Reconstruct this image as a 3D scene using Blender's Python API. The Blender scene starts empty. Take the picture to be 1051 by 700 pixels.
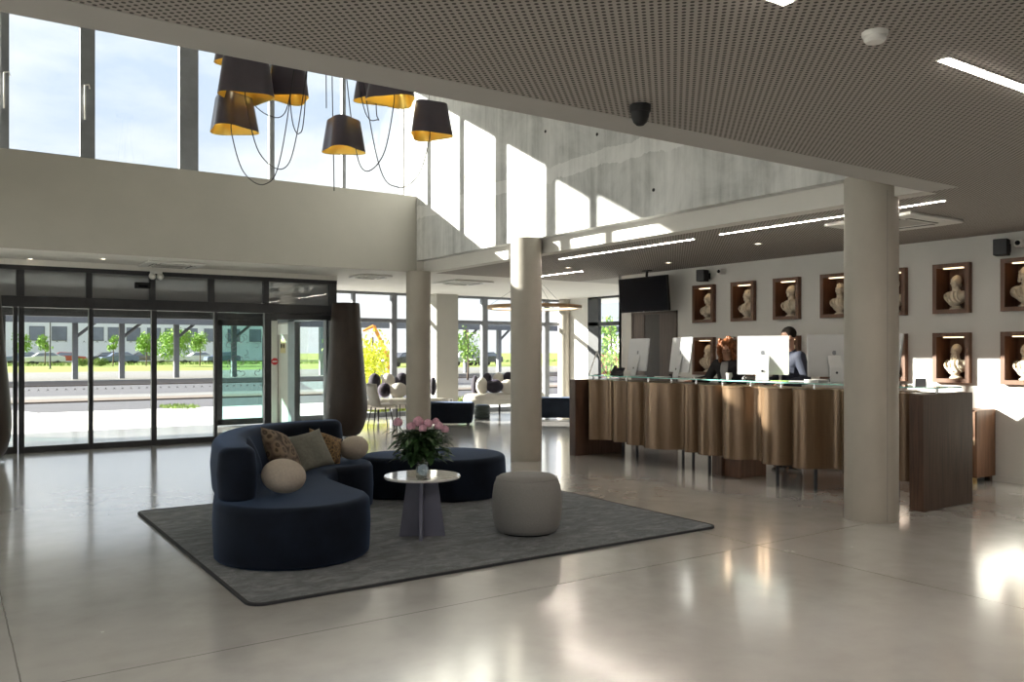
import bpy, bmesh, math, random
from mathutils import Vector, Matrix, Euler
random.seed(7)
PI = math.pi
SC = bpy.context.scene
COL = SC.collection

# ------------------------------------------------------------------ camera, sky, sun, exposure
FPX, YH, CX, H = 859.0, 360.5, 525.5, 1.55       # focal length (px), horizon row, centre column, eye height for 1051x700
YAW = math.atan(583.5 / 859.0)
S_, C_ = math.sin(YAW), math.cos(YAW)
cam = bpy.data.cameras.new('camera')
cam.sensor_width = 36.0
cam.lens = 36.0 * FPX / 1051.0
cam.shift_y = (YH - 350.0) / 1051.0
cam.clip_end = 2000
camo = bpy.data.objects.new('camera', cam); COL.objects.link(camo)
camo.location = (0, 0, H)
camo.rotation_euler = (PI / 2, 0, -YAW)
SC.camera = camo

SUN_DIR = Vector((1.0, -0.87, -0.455)).normalized()
sl = bpy.data.lights.new('sun', 'SUN'); sl.energy = 10.5; sl.color = (1.0, 0.945, 0.85); sl.angle = math.radians(0.6)
so = bpy.data.objects.new('sun', sl); COL.objects.link(so)
so.rotation_euler = SUN_DIR.to_track_quat('-Z', 'Y').to_euler()
so.location = (-20, 25, 20)

W = bpy.data.worlds.new('sky'); SC.world = W; W.use_nodes = True
nt = W.node_tree; nt.nodes.clear()
def nn(t, typ, **kw):
    n = t.nodes.new(typ)
    for k, v in kw.items(): setattr(n, k, v)
    return n
tc = nn(nt, 'ShaderNodeTexCoord')
sep = nn(nt, 'ShaderNodeSeparateXYZ'); nt.links.new(tc.outputs['Generated'], sep.inputs[0])
gr = nn(nt, 'ShaderNodeValToRGB'); nt.links.new(sep.outputs['Z'], gr.inputs[0])
gr.color_ramp.elements[0].position = 0.0; gr.color_ramp.elements[0].color = (0.70, 0.75, 0.83, 1)
gr.color_ramp.elements[1].position = 0.5; gr.color_ramp.elements[1].color = (0.46, 0.58, 0.80, 1)
mp = nn(nt, 'ShaderNodeMapping'); mp.inputs['Scale'].default_value = (1.6, 1.6, 4.5)
nt.links.new(tc.outputs['Generated'], mp.inputs[0])
nz = nn(nt, 'ShaderNodeTexNoise'); nz.inputs['Scale'].default_value = 2.2; nz.inputs['Detail'].default_value = 7; nz.inputs['Roughness'].default_value = 0.55
nt.links.new(mp.outputs[0], nz.inputs[0])
cr = nn(nt, 'ShaderNodeValToRGB'); nt.links.new(nz.outputs[0], cr.inputs[0])
cr.color_ramp.elements[0].position = 0.40; cr.color_ramp.elements[1].position = 0.62
mx = nn(nt, 'ShaderNodeMixRGB'); nt.links.new(cr.outputs[0], mx.inputs[0]); nt.links.new(gr.outputs[0], mx.inputs[1])
mx.inputs[2].default_value = (0.86, 0.87, 0.90, 1)
bg = nn(nt, 'ShaderNodeBackground'); bg.inputs['Strength'].default_value = 0.52
nt.links.new(mx.outputs[0], bg.inputs[0])
wo = nn(nt, 'ShaderNodeOutputWorld'); nt.links.new(bg.outputs[0], wo.inputs[0])

SC.view_settings.view_transform = 'Standard'
SC.view_settings.look = 'None'
SC.view_settings.gamma = 1.0
SC.view_settings.use_curve_mapping = False
SC.view_settings.exposure = 1.45
cy = SC.cycles
cy.max_bounces = 10; cy.diffuse_bounces = 6; cy.glossy_bounces = 4; cy.transparent_max_bounces = 16; cy.transmission_bounces = 6
cy.sample_clamp_indirect = 6.0
cy.caustics_reflective = False; cy.caustics_refractive = False
cy.use_denoising = True

# ------------------------------------------------------------------ pixel -> world helpers
def ray(x, y):
    u = (x - CX) / FPX; v = (YH - y) / FPX
    return (S_ + C_ * u, C_ - S_ * u, v)
def on_z(x, y, z=0.0):
    r = ray(x, y); t = (z - H) / r[2]; return Vector((r[0] * t, r[1] * t, z))
def on_y(x, y, Y):
    r = ray(x, y); t = Y / r[1]; return Vector((r[0] * t, Y, H + r[2] * t))
def on_x(x, y, X):
    r = ray(x, y); t = X / r[0]; return Vector((X, r[1] * t, H + r[2] * t))
def at_d(x, y, d):
    r = ray(x, y); return Vector((r[0] * d, r[1] * d, H + r[2] * d))

# ------------------------------------------------------------------ materials
def principled(name):
    m = bpy.data.materials.new(name); m.use_nodes = True
    t = m.node_tree; b = t.nodes['Principled BSDF']
    return m, t, b
def coords(t, scale=(1, 1, 1), rot=(0, 0, 0), src='Object'):
    c = nn(t, 'ShaderNodeTexCoord'); p = nn(t, 'ShaderNodeMapping')
    p.inputs['Scale'].default_value = scale; p.inputs['Rotation'].default_value = rot
    t.links.new(c.outputs[src], p.inputs[0]); return p.outputs[0]
def ramp(t, src, stops):
    r = nn(t, 'ShaderNodeValToRGB'); e = r.color_ramp.elements
    while len(e) < len(stops): e.new(0.5)
    for k, (p, c) in enumerate(stops):
        e[k].position = p; e[k].color = (*c, 1)
    t.links.new(src, r.inputs[0]); return r.outputs[0]
def noise(t, vec, sc, det=4, ro=0.55, dist=0.0):
    n = nn(t, 'ShaderNodeTexNoise'); n.inputs['Scale'].default_value = sc; n.inputs['Detail'].default_value = det
    n.inputs['Roughness'].default_value = ro; n.inputs['Distortion'].default_value = dist
    t.links.new(vec, n.inputs['Vector']); return n.outputs[0]
def bump(t, b, h, strength=0.2, dist=0.01):
    n = nn(t, 'ShaderNodeBump'); n.inputs['Strength'].default_value = strength; n.inputs['Distance'].default_value = dist
    t.links.new(h, n.inputs['Height']); t.links.new(n.outputs[0], b.inputs['Normal'])
def math_node(t, op, a, b=None, c=None):
    n = nn(t, 'ShaderNodeMath', operation=op)
    for k, v in enumerate((a, b, c)):
        if v is None: continue
        if isinstance(v, (int, float)): n.inputs[k].default_value = v
        else: t.links.new(v, n.inputs[k])
    return n.outputs[0]
def mat(name, col, rough=0.6, metal=0.0, var=0.10, sc=6.0, scale=(1, 1, 1), bmp=0.0, spec=0.5, sheen=0.0, coat=0.0, det=4, src='Object'):
    m, t, b = principled(name)
    v = coords(t, scale, src=src)
    n = noise(t, v, sc, det)
    lo = tuple(max(0, c * (1 - var)) for c in col); hi = tuple(min(1, c * (1 + var)) for c in col)
    t.links.new(ramp(t, n, [(0.3, lo), (0.7, hi)]), b.inputs['Base Color'])
    b.inputs['Roughness'].default_value = rough; b.inputs['Metallic'].default_value = metal
    b.inputs['Specular IOR Level'].default_value = spec
    if sheen:
        b.inputs['Sheen Weight'].default_value = sheen; b.inputs['Sheen Roughness'].default_value = 0.4
        mxc = max(col); b.inputs['Sheen Tint'].default_value = (*[c / mxc for c in col], 1)
    if coat:
        b.inputs['Coat Weight'].default_value = coat; b.inputs['Coat Roughness'].default_value = 0.08
    if bmp: bump(t, b, n, bmp)
    return m
def emit(name, col, strength):
    m = bpy.data.materials.new(name); m.use_nodes = True; t = m.node_tree; t.nodes.clear()
    e = nn(t, 'ShaderNodeEmission'); e.inputs[0].default_value = (*col, 1); e.inputs[1].default_value = strength
    o = nn(t, 'ShaderNodeOutputMaterial'); t.links.new(e.outputs[0], o.inputs[0]); return m
def glass(name, tint=(0.95, 0.97, 0.96), refl=1.0, rough=0.0):
    m = bpy.data.materials.new(name); m.use_nodes = True; t = m.node_tree; t.nodes.clear()
    tr = nn(t, 'ShaderNodeBsdfTransparent'); tr.inputs[0].default_value = (*tint, 1)
    g = nn(t, 'ShaderNodeBsdfGlossy'); g.inputs['Roughness'].default_value = rough; g.inputs[0].default_value = (1, 1, 1, 1)
    f = nn(t, 'ShaderNodeLayerWeight'); f.inputs['Blend'].default_value = 0.5
    k = math_node(t, 'MULTIPLY_ADD', math_node(t, 'POWER', f.outputs['Facing'], 4.0), 0.55 * refl, 0.03 * refl)
    x = nn(t, 'ShaderNodeMixShader'); t.links.new(k, x.inputs[0]); t.links.new(tr.outputs[0], x.inputs[1]); t.links.new(g.outputs[0], x.inputs[2])
    o = nn(t, 'ShaderNodeOutputMaterial'); t.links.new(x.outputs[0], o.inputs[0]); return m

M = {}
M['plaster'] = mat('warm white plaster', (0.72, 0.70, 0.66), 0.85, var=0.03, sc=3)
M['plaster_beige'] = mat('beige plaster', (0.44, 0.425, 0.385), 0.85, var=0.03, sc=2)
M['plaster_grey'] = mat('wall grey white plaster', (0.68, 0.67, 0.64), 0.85, var=0.03, sc=2)
M['band'] = mat('plain ceiling board', (0.46, 0.445, 0.425), 0.8, var=0.03, sc=3)
M['column'] = mat('smooth painted concrete column', (0.40, 0.368, 0.318), 0.55, var=0.07, sc=3.5, scale=(1, 1, 0.5), bmp=0.05)
M['black_metal'] = mat('anthracite powder coated frame', (0.030, 0.031, 0.036), 0.45, var=0.15)
M['frame_grey'] = mat('grey aluminium frame', (0.17, 0.18, 0.20), 0.45, var=0.1)
M['black_plastic'] = mat('black plastic', (0.010, 0.010, 0.011), 0.6, var=0.2, spec=0.3)
M['white_plastic'] = mat('white plastic', (0.72, 0.71, 0.68), 0.45, var=0.03)
M['aluminium'] = mat('brushed aluminium', (0.52, 0.53, 0.54), 0.4, metal=0.1, var=0.03)
M['steel'] = mat('polished steel', (0.6, 0.6, 0.6), 0.22, metal=1.0, var=0.05)
M['brass'] = mat('brass', (0.75, 0.52, 0.22), 0.3, metal=1.0, var=0.08)
M['glass'] = glass('clear pane')
M['glass_green'] = glass('green tinted pane', (0.66, 0.84, 0.80), 1.4)
M['glass_grey'] = glass('grey transom pane', (0.55, 0.58, 0.60), 1.8)
_t = M['glass_grey'].node_tree; _o = [n for n in _t.nodes if n.type == 'OUTPUT_MATERIAL'][0]; _x = _o.inputs[0].links[0].from_node
_d = nn(_t, 'ShaderNodeBsdfDiffuse'); _d.inputs[0].default_value = (0.36, 0.36, 0.36, 1); _m = nn(_t, 'ShaderNodeMixShader'); _m.inputs[0].default_value = 0.45
_t.links.new(_x.outputs[0], _m.inputs[1]); _t.links.new(_d.outputs[0], _m.inputs[2]); _t.links.new(_m.outputs[0], _o.inputs[0])
M['glass_edge'] = mat('green glass edge', (0.22, 0.58, 0.52), 0.15, var=0.1)
M['glass_shelf'] = glass('glass shelf', (0.80, 0.93, 0.89), 1.6)
M['vase_glass'] = glass('vase glass', (0.82, 0.86, 0.84), 2.2)
M['led'] = emit('warm led strip', (1.0, 0.89, 0.77), 38.0)
M['niche_led'] = emit('niche led', (1.0, 0.72, 0.42), 1.3)
M['down_led'] = emit('downlight', (1.0, 0.85, 0.62), 3.0)
M['ring_led'] = emit('ring led', (1.0, 0.75, 0.45), 1.2)
M['bulb'] = emit('lit bulb', (1.0, 0.84, 0.56), 6.0)
M['gold'] = mat('gold lampshade lining', (1.0, 0.72, 0.20), 0.30, metal=0.85, var=0.06)
M['shade'] = mat('dark satin lampshade', (0.085, 0.072, 0.098), 0.32, var=0.10, spec=0.8)
M['cable'] = mat('dark cable', (0.05, 0.05, 0.055), 0.5)
M['navy'] = mat('navy velvet', (0.0068, 0.0105, 0.0195), 0.8, var=0.35, sc=4, sheen=0.26, bmp=0.02, spec=0.15)
M['navy_dark'] = mat('navy fabric', (0.008, 0.0115, 0.019), 0.8, var=0.2, sheen=0.12, spec=0.15)
M['offwhite'] = mat('off white boucle', (0.58, 0.54, 0.48), 0.9, var=0.08, sc=90, bmp=0.3, sheen=0.2)
M['ball_beige'] = mat('beige knit', (0.50, 0.44, 0.38), 0.9, var=0.08, sc=60, bmp=0.25, sheen=0.2)
M['pouf'] = mat('pale grey knit', (0.245, 0.238, 0.236), 0.9, var=0.06, sc=80, bmp=0.25, sheen=0.2)
M['grey_fabric'] = mat('grey green linen', (0.20, 0.20, 0.175), 0.9, var=0.12, sc=40, bmp=0.2)
M['white_leather'] = mat('cream upholstery', (0.66, 0.62, 0.55), 0.6, var=0.04)
M['dark_ball'] = mat('dark aubergine fabric', (0.022, 0.018, 0.028), 0.8, var=0.2, sheen=0.3)
M['urn'] = mat('bronze brown lacquer', (0.034, 0.023, 0.018), 0.42, var=0.4, sc=3, scale=(1, 1, 0.4), bmp=0.05, spec=0.35)
M['table_base'] = mat('mauve grey lacquer', (0.150, 0.155, 0.220), 0.45, var=0.06)
M['mirror_top'] = mat('pale stone top polished', (0.62, 0.62, 0.63), 0.05, var=0.05, coat=0.8, spec=0.9)
M['plaster_bust'] = mat('ivory plaster cast', (0.66, 0.58, 0.46), 0.7, var=0.12, sc=25, bmp=0.1)
M['leaf'] = mat('dark green leaf', (0.028, 0.075, 0.022), 0.5, var=0.45, sc=20)
M['stem'] = mat('green stem', (0.06, 0.12, 0.03), 0.6)
M['petal'] = mat('pink peony petal', (0.60, 0.34, 0.43), 0.7, var=0.3, sc=30)
M['skin'] = mat('skin', (0.50, 0.29, 0.20), 0.5, var=0.06)
M['skin_dark'] = mat('tanned skin', (0.34, 0.19, 0.13), 0.5, var=0.06)
M['hair_auburn'] = mat('auburn curls', (0.22, 0.075, 0.025), 0.5, var=0.5, sc=60, bmp=0.6)
M['hair_dark'] = mat('dark short hair', (0.014, 0.011, 0.009), 0.85, var=0.3, sc=60, bmp=0.5, spec=0.15)
M['suit_navy'] = mat('navy suit wool', (0.018, 0.022, 0.040), 0.8, var=0.2, sc=60)
M['suit_black'] = mat('black jacket wool', (0.014, 0.014, 0.016), 0.85, var=0.2, sc=60)
M['shirt_grey'] = mat('grey blouse', (0.30, 0.30, 0.30), 0.8, var=0.1)
M['shirt_white'] = mat('white shirt', (0.7, 0.7, 0.7), 0.8, var=0.03)
M['paper'] = mat('white paper', (0.78, 0.78, 0.76), 0.8, var=0.02)
M['leaflet_green'] = mat('green printed paper', (0.35, 0.55, 0.15), 0.7, var=0.25, sc=20)
M['red'] = mat('red sign film', (0.70, 0.03, 0.04), 0.5)
M['tan_sign'] = mat('tan notice', (0.50, 0.40, 0.20), 0.6)
M['ring_wood'] = mat('warm oak ring', (0.50, 0.32, 0.17), 0.45, var=0.15, sc=12, scale=(1, 1, 6))
M['screen'] = mat('dark television glass', (0.006, 0.006, 0.009), 0.3, var=0.1, spec=0.04)

def wood(name, dark, light, rough=0.45, axis='Z', sc=1.0):
    m, t, b = principled(name)
    s = {'Z': (14, 14, 0.8), 'Y': (14, 0.8, 14), 'X': (0.8, 14, 14)}[axis]
    v = coords(t, tuple(k * sc for k in s))
    n = noise(t, v, 2.2, 6, 0.6, 0.6)
    t.links.new(ramp(t, n, [(0.3, dark), (0.7, light)]), b.inputs['Base Color'])
    b.inputs['Roughness'].default_value = rough
    bump(t, b, n, 0.06); return m
M['walnut'] = wood('dark walnut veneer', (0.045, 0.022, 0.013), (0.120, 0.062, 0.038))
M['walnut_h'] = wood('walnut veneer', (0.10, 0.045, 0.022), (0.22, 0.105, 0.055))
M['niche_wood'] = wood('red brown niche wood', (0.085, 0.036, 0.018), (0.165, 0.073, 0.037))
M['door_wood'] = wood('brown door veneer', (0.055, 0.036, 0.028), (0.10, 0.068, 0.052), 0.4)
M['recess_shade'] = wood('painted recess shade', (0.018, 0.012, 0.010), (0.035, 0.024, 0.019), 0.4)  # darkened wood tone standing in for shade inside the door recess

def make_bronze():
    m, t, b = principled('brushed bronze sheet')
    v = coords(t, (60, 60, 0.6)); n = noise(t, v, 3, 3)
    t.links.new(ramp(t, n, [(0.3, (0.185, 0.118, 0.070)), (0.7, (0.235, 0.155, 0.095))]), b.inputs['Base Color'])
    b.inputs['Metallic'].default_value = 0.48; b.inputs['Roughness'].default_value = 0.25
    return m
M['bronze'] = make_bronze()

def make_floor():
    m, t, b = principled('polished concrete floor')
    v = coords(t)
    big = noise(t, v, 0.55, 6, 0.6, 0.5); fine = noise(t, v, 4.0, 5, 0.55, 0.2)
    mixv = math_node(t, 'ADD', math_node(t, 'MULTIPLY', big, 0.65), math_node(t, 'MULTIPLY', fine, 0.35))
    col = ramp(t, mixv, [(0.30, (0.47, 0.46, 0.445)), (0.50, (0.57, 0.56, 0.545)), (0.72, (0.64, 0.63, 0.615))])
    sp = nn(t, 'ShaderNodeSeparateXYZ'); t.links.new(v, sp.inputs[0])
    wob = math_node(t, 'MULTIPLY', math_node(t, 'SUBTRACT', fine, 0.5), 0.012)
    lines = None
    for axis, pos in (('Y', 4.43), ('Y', 9.51), ('X', 5.38), ('X', 0.3), ('Y', -0.6), ('X', 10.4)):
        d = math_node(t, 'ABSOLUTE', math_node(t, 'SUBTRACT', math_node(t, 'ADD', sp.outputs[axis], wob), pos))
        k = math_node(t, 'LESS_THAN', d, 0.004)
        lines = k if lines is None else math_node(t, 'MAXIMUM', lines, k)
    lines = math_node(t, 'MULTIPLY', lines, 0.7)
    x = nn(t, 'ShaderNodeMixRGB'); t.links.new(lines, x.inputs[0]); t.links.new(col, x.inputs[1]); x.inputs[2].default_value = (0.10, 0.09, 0.08, 1)
    t.links.new(x.outputs[0], b.inputs['Base Color'])
    rr = nn(t, 'ShaderNodeMapRange'); t.links.new(mixv, rr.inputs[0])
    rr.inputs[1].default_value = 0.25; rr.inputs[2].default_value = 0.75; rr.inputs[3].default_value = 0.18; rr.inputs[4].default_value = 0.30
    t.links.new(rr.outputs[0], b.inputs['Roughness'])
    b.inputs['Specular IOR Level'].default_value = 0.55
    b.inputs['Coat Weight'].default_value = 1.0; b.inputs['Coat Roughness'].default_value = 0.13; b.inputs['Coat IOR'].default_value = 1.65
    w = noise(t, v, 1.6, 1)
    bump(t, b, w, 0.03, 0.02)
    return m
M['floor'] = make_floor()

def make_perforated():
    m, t, b = principled('perforated acoustic board')
    v = coords(t); sp = nn(t, 'ShaderNodeSeparateXYZ'); t.links.new(v, sp.inputs[0])
    p = 0.046
    a = math_node(t, 'DIVIDE', math_node(t, 'ADD', sp.outputs['X'], sp.outputs['Y']), p)
    c = math_node(t, 'DIVIDE', math_node(t, 'SUBTRACT', sp.outputs['X'], sp.outputs['Y']), p)
    fa = math_node(t, 'SUBTRACT', math_node(t, 'FRACT', a), 0.5); fc = math_node(t, 'SUBTRACT', math_node(t, 'FRACT', c), 0.5)
    d = math_node(t, 'SQRT', math_node(t, 'ADD', math_node(t, 'MULTIPLY', fa, fa), math_node(t, 'MULTIPLY', fc, fc)))
    k = math_node(t, 'LESS_THAN', d, 0.29)
    x = nn(t, 'ShaderNodeMixRGB'); t.links.new(k, x.inputs[0]); x.inputs[1].default_value = (0.385, 0.352, 0.325, 1); x.inputs[2].default_value = (0.055, 0.05, 0.045, 1)
    t.links.new(x.outputs[0], b.inputs['Base Color']); b.inputs['Roughness'].default_value = 0.85
    return m
M['perforated'] = make_perforated()

def make_concrete():
    m, t, b = principled('board marked raw concrete')
    v = coords(t)
    big = noise(t, v, 1.1, 7, 0.65, 0.8)
    st = noise(t, coords(t, (3, 6, 0.5)), 1.6, 6, 0.6)
    sp = nn(t, 'ShaderNodeSeparateXYZ'); t.links.new(v, sp.inputs[0])
    pour = math_node(t, 'ADD', sp.outputs['Z'], math_node(t, 'MULTIPLY', big, 0.30))
    pj = math_node(t, 'MULTIPLY', math_node(t, 'LESS_THAN', math_node(t, 'ABSOLUTE', math_node(t, 'SUBTRACT', pour, 4.15)), 0.10), 0.14)
    f = math_node(t, 'ADD', math_node(t, 'ADD', math_node(t, 'MULTIPLY', big, 0.6), math_node(t, 'MULTIPLY', st, 0.4)), pj)
    t.links.new(ramp(t, f, [(0.32, (0.36, 0.37, 0.365)), (0.48, (0.61, 0.615, 0.605)), (0.64, (0.80, 0.80, 0.79))]), b.inputs['Base Color'])
    b.inputs['Roughness'].default_value = 0.75
    vo = nn(t, 'ShaderNodeTexVoronoi'); vo.inputs['Scale'].default_value = 12; t.links.new(v, vo.inputs['Vector'])
    bump(t, b, big, 0.15, 0.02); return m
M['concrete'] = make_concrete()

def make_rug():
    m, t, b = principled('mottled grey blue rug')
    v = coords(t, (1, 2.0, 1)); n1 = noise(t, v, 5.0, 10, 0.78, 0.8); n2 = noise(t, coords(t), 160, 2)
    f = math_node(t, 'ADD', math_node(t, 'MULTIPLY', n1, 0.8), math_node(t, 'MULTIPLY', n2, 0.2))
    t.links.new(ramp(t, f, [(0.40, (0.020, 0.028, 0.040)), (0.50, (0.068, 0.083, 0.105)), (0.60, (0.19, 0.205, 0.23))]), b.inputs['Base Color'])
    b.inputs['Roughness'].default_value = 0.95; b.inputs['Sheen Weight'].default_value = 0.3
    bump(t, b, n2, 0.5, 0.01); return m
M['rug'] = make_rug()
M['rug_edge'] = mat('dark rug binding', (0.03, 0.032, 0.038), 0.9)

def make_pattern(name, a, bcol, c, sc):
    m, t, b = principled(name)
    vo = nn(t, 'ShaderNodeTexVoronoi'); vo.inputs['Scale'].default_value = sc; t.links.new(coords(t), vo.inputs['Vector'])
    t.links.new(ramp(t, vo.outputs['Distance'], [(0.12, a), (0.30, bcol), (0.42, c), (0.62, a), (0.8, bcol)]), b.inputs['Base Color'])
    b.inputs['Roughness'].default_value = 0.9; return m
M['pattern'] = make_pattern('brown medallion fabric', (0.17, 0.125, 0.095), (0.055, 0.038, 0.028), (0.25, 0.185, 0.125), 13)
M['pattern_gold'] = make_pattern('golden leaf fabric', (0.22, 0.145, 0.075), (0.07, 0.045, 0.03), (0.33, 0.21, 0.09), 24)
def make_weave():
    m, t, b = principled('checked suit sleeve')
    vo = nn(t, 'ShaderNodeTexNoise'); vo.inputs['Scale'].default_value = 28; t.links.new(coords(t), vo.inputs['Vector'])
    t.links.new(ramp(t, vo.outputs[0], [(0.42, (0.02, 0.025, 0.045)), (0.58, (0.22, 0.24, 0.30))]), b.inputs['Base Color']); return m

# exterior
M['paving'] = mat('pale concrete paving', (0.80, 0.79, 0.77), 0.85, var=0.08, sc=0.8)
M['paving_grey'] = mat('grey worn paving', (0.21, 0.205, 0.20), 0.85, var=0.1, sc=0.8)
M['asphalt'] = mat('asphalt', (0.085, 0.083, 0.098), 0.9, var=0.12, sc=0.6)
M['kerb'] = mat('sandy kerb', (0.19, 0.15, 0.125), 0.85, var=0.1)
M['grass'] = mat('bright lawn', (0.22, 0.27, 0.035), 0.9, var=0.3, sc=1.2)
M['hedge'] = mat('low hedge foliage', (0.20, 0.29, 0.06), 0.9, var=0.5, sc=6)
M['tree_green'] = mat('spring green foliage', (0.24, 0.40, 0.07), 0.8, var=0.45, sc=8)
M['tree_yellow'] = mat('yellow foliage', (0.60, 0.62, 0.03), 0.7, var=0.35, sc=14)
M['bark'] = mat('bark', (0.12, 0.085, 0.06), 0.9, var=0.3)
M['building'] = mat('white render', (0.90, 0.90, 0.95), 0.85, var=0.04, sc=0.5)
M['building_glass'] = mat('dark window glass', (0.20, 0.22, 0.28), 0.15, var=0.2, sc=0.5)
M['carport'] = mat('galvanised steel', (0.20, 0.205, 0.22), 0.5, var=0.1, metal=0.3)
M['solar'] = mat('solar panel', (0.06, 0.07, 0.10), 0.25, var=0.2)
M['car_white'] = mat('white car paint', (0.70, 0.70, 0.72), 0.25, var=0.02, coat=0.6)
M['car_blue'] = mat('blue grey car paint', (0.12, 0.16, 0.28), 0.25, var=0.02, coat=0.6)
M['car_red'] = mat('red car paint', (0.42, 0.06, 0.05), 0.25, var=0.02, coat=0.6)
M['car_dark'] = mat('dark car paint', (0.05, 0.05, 0.06), 0.25, var=0.02, coat=0.6)
M['tyre'] = mat('tyre rubber', (0.015, 0.015, 0.015), 0.9)
M['orange'] = mat('orange machine paint', (0.80, 0.30, 0.03), 0.5, var=0.1)
M['shrub_red'] = mat('russet foliage', (0.40, 0.13, 0.05), 0.85, var=0.4, sc=8)

# ------------------------------------------------------------------ mesh builder
class MB:
    def __init__(s): s.v = []; s.f = []
    def add(s, vs, fs):
        o = len(s.v); s.v += [Vector(p) for p in vs]; s.f += [[i + o for i in f] for f in fs]; return s
    def box(s, x0, x1, y0, y1, z0, z1):
        return s.add([(x0, y0, z0), (x1, y0, z0), (x1, y1, z0), (x0, y1, z0), (x0, y0, z1), (x1, y0, z1), (x1, y1, z1), (x0, y1, z1)],
              [(0, 3, 2, 1), (4, 5, 6, 7), (0, 1, 5, 4), (1, 2, 6, 5), (2, 3, 7, 6), (3, 0, 4, 7)])
    def obox(s, c, size, rz=0.0, rx=0.0, ry=0.0):
        mtx = Matrix.Translation(Vector(c)) @ Euler((rx, ry, rz)).to_matrix().to_4x4()
        a, b, d = (k / 2 for k in size)
        vs = [mtx @ Vector(p) for p in [(-a, -b, -d), (a, -b, -d), (a, b, -d), (-a, b, -d), (-a, -b, d), (a, -b, d), (a, b, d), (-a, b, d)]]
        return s.add(vs, [(0, 3, 2, 1), (4, 5, 6, 7), (0, 1, 5, 4), (1, 2, 6, 5), (2, 3, 7, 6), (3, 0, 4, 7)])
    def lathe(s, prof, c=(0, 0, 0), n=32, cap=True):
        vs = []; fs = []
        for r, z in prof:
            for k in range(n):
                a = 2 * PI * k / n; vs.append((c[0] + r * math.cos(a), c[1] + r * math.sin(a), c[2] + z))
        for j in range(len(prof) - 1):
            for k in range(n):
                k2 = (k + 1) % n
                fs.append((j * n + k, j * n + k2, (j + 1) * n + k2, (j + 1) * n + k))
        if cap:
            fs.append(tuple(reversed(range(n)))); fs.append(tuple((len(prof) - 1) * n + k for k in range(n)))
        return s.add(vs, fs)
    def tube(s, pts, r, n=8, cap=True, smooth=0):
        pts = [Vector(p) for p in pts]
        if smooth: pts = catmull(pts, smooth)
        rs = r if isinstance(r, (list, tuple)) else [r] * len(pts)
        if len(rs) != len(pts):
            rs = [rs[0] + (rs[-1] - rs[0]) * i / (len(pts) - 1) for i in range(len(pts))]
        vs = []; fs = []; prev = None
        for i, p in enumerate(pts):
            d = (pts[min(i + 1, len(pts) - 1)] - pts[max(i - 1, 0)]).normalized()
            if prev is None:
                u = d.orthogonal().normalized()
            else:
                u = (prev - d * prev.dot(d)); u = u.normalized() if u.length > 1e-6 else d.orthogonal().normalized()
            prev = u; w = d.cross(u)
            for k in range(n):
                a = 2 * PI * k / n; vs.append(p + (u * math.cos(a) + w * math.sin(a)) * rs[i])
        for j in range(len(pts) - 1):
            for k in range(n):
                k2 = (k + 1) % n; fs.append((j * n + k, j * n + k2, (j + 1) * n + k2, (j + 1) * n + k))
        if cap:
            fs.append(tuple(reversed(range(n)))); fs.append(tuple((len(pts) - 1) * n + k for k in range(n)))
        return s.add(vs, fs)
    def ball(s, c, r, nu=20, nv=12, rot=None):
        rx, ry, rz = r if isinstance(r, (tuple, list)) else (r, r, r)
        c = Vector(c); vs = []; fs = []
        R = rot.to_matrix() if rot else None
        for j in range(nv + 1):
            ph = PI * j / nv - PI / 2
            for k in range(nu):
                a = 2 * PI * k / nu
                p = Vector((rx * math.cos(ph) * math.cos(a), ry * math.cos(ph) * math.sin(a), rz * math.sin(ph)))
                if R: p = R @ p
                vs.append(c + p)
        for j in range(nv):
            for k in range(nu):
                k2 = (k + 1) % nu; fs.append((j * nu + k, j * nu + k2, (j + 1) * nu + k2, (j + 1) * nu + k))
        return s.add(vs, fs)
    def loft(s, rings, cap=True, closed=True):
        n = len(rings[0]); vs = [p for r in rings for p in r]; fs = []
        for j in range(len(rings) - 1):
            for k in range(n if closed else n - 1):
                k2 = (k + 1) % n; fs.append((j * n + k, j * n + k2, (j + 1) * n + k2, (j + 1) * n + k))
        if cap and closed:
            fs.append(tuple(reversed(range(n)))); fs.append(tuple((len(rings) - 1) * n + k for k in range(n)))
        return s.add(vs, fs)
    def prism(s, poly, z0, z1):
        return s.loft([[(x, y, z0) for x, y in poly], [(x, y, z1) for x, y in poly]])
    def build(s, name, material, parent=None, smooth=False, world=True, bevel=0.0, subs=0, segs=2, solid=0.0):
        me = bpy.data.meshes.new(name)
        off = Vector(parent_loc(parent)) if (parent is not None and world) else Vector((0, 0, 0))
        me.from_pydata([tuple(p - off) for p in s.v], [], s.f)
        bm = bmesh.new(); bm.from_mesh(me); bmesh.ops.remove_doubles(bm, verts=bm.verts, dist=1e-6)
        bmesh.ops.recalc_face_normals(bm, faces=bm.faces); bm.to_mesh(me); bm.free()
        me.materials.append(material if not isinstance(material, str) else M[material])
        if smooth:
            for p in me.polygons: p.use_smooth = True
            if smooth == 'auto': me.set_sharp_from_angle(angle=math.radians(35))
        o = bpy.data.objects.new(name, me); COL.objects.link(o)
        if parent is not None: o.parent = parent
        if solid:
            d = o.modifiers.new('solid', 'SOLIDIFY'); d.thickness = solid
        if bevel:
            b = o.modifiers.new('bevel', 'BEVEL'); b.width = bevel; b.segments = segs; b.limit_method = 'ANGLE'; b.angle_limit = math.radians(40)
        if subs:
            d = o.modifiers.new('sub', 'SUBSURF'); d.levels = subs; d.render_levels = subs
        return o
def parent_loc(p):
    v = Vector((0, 0, 0))
    while p is not None: v = v + p.location; p = p.parent
    return v
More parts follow.
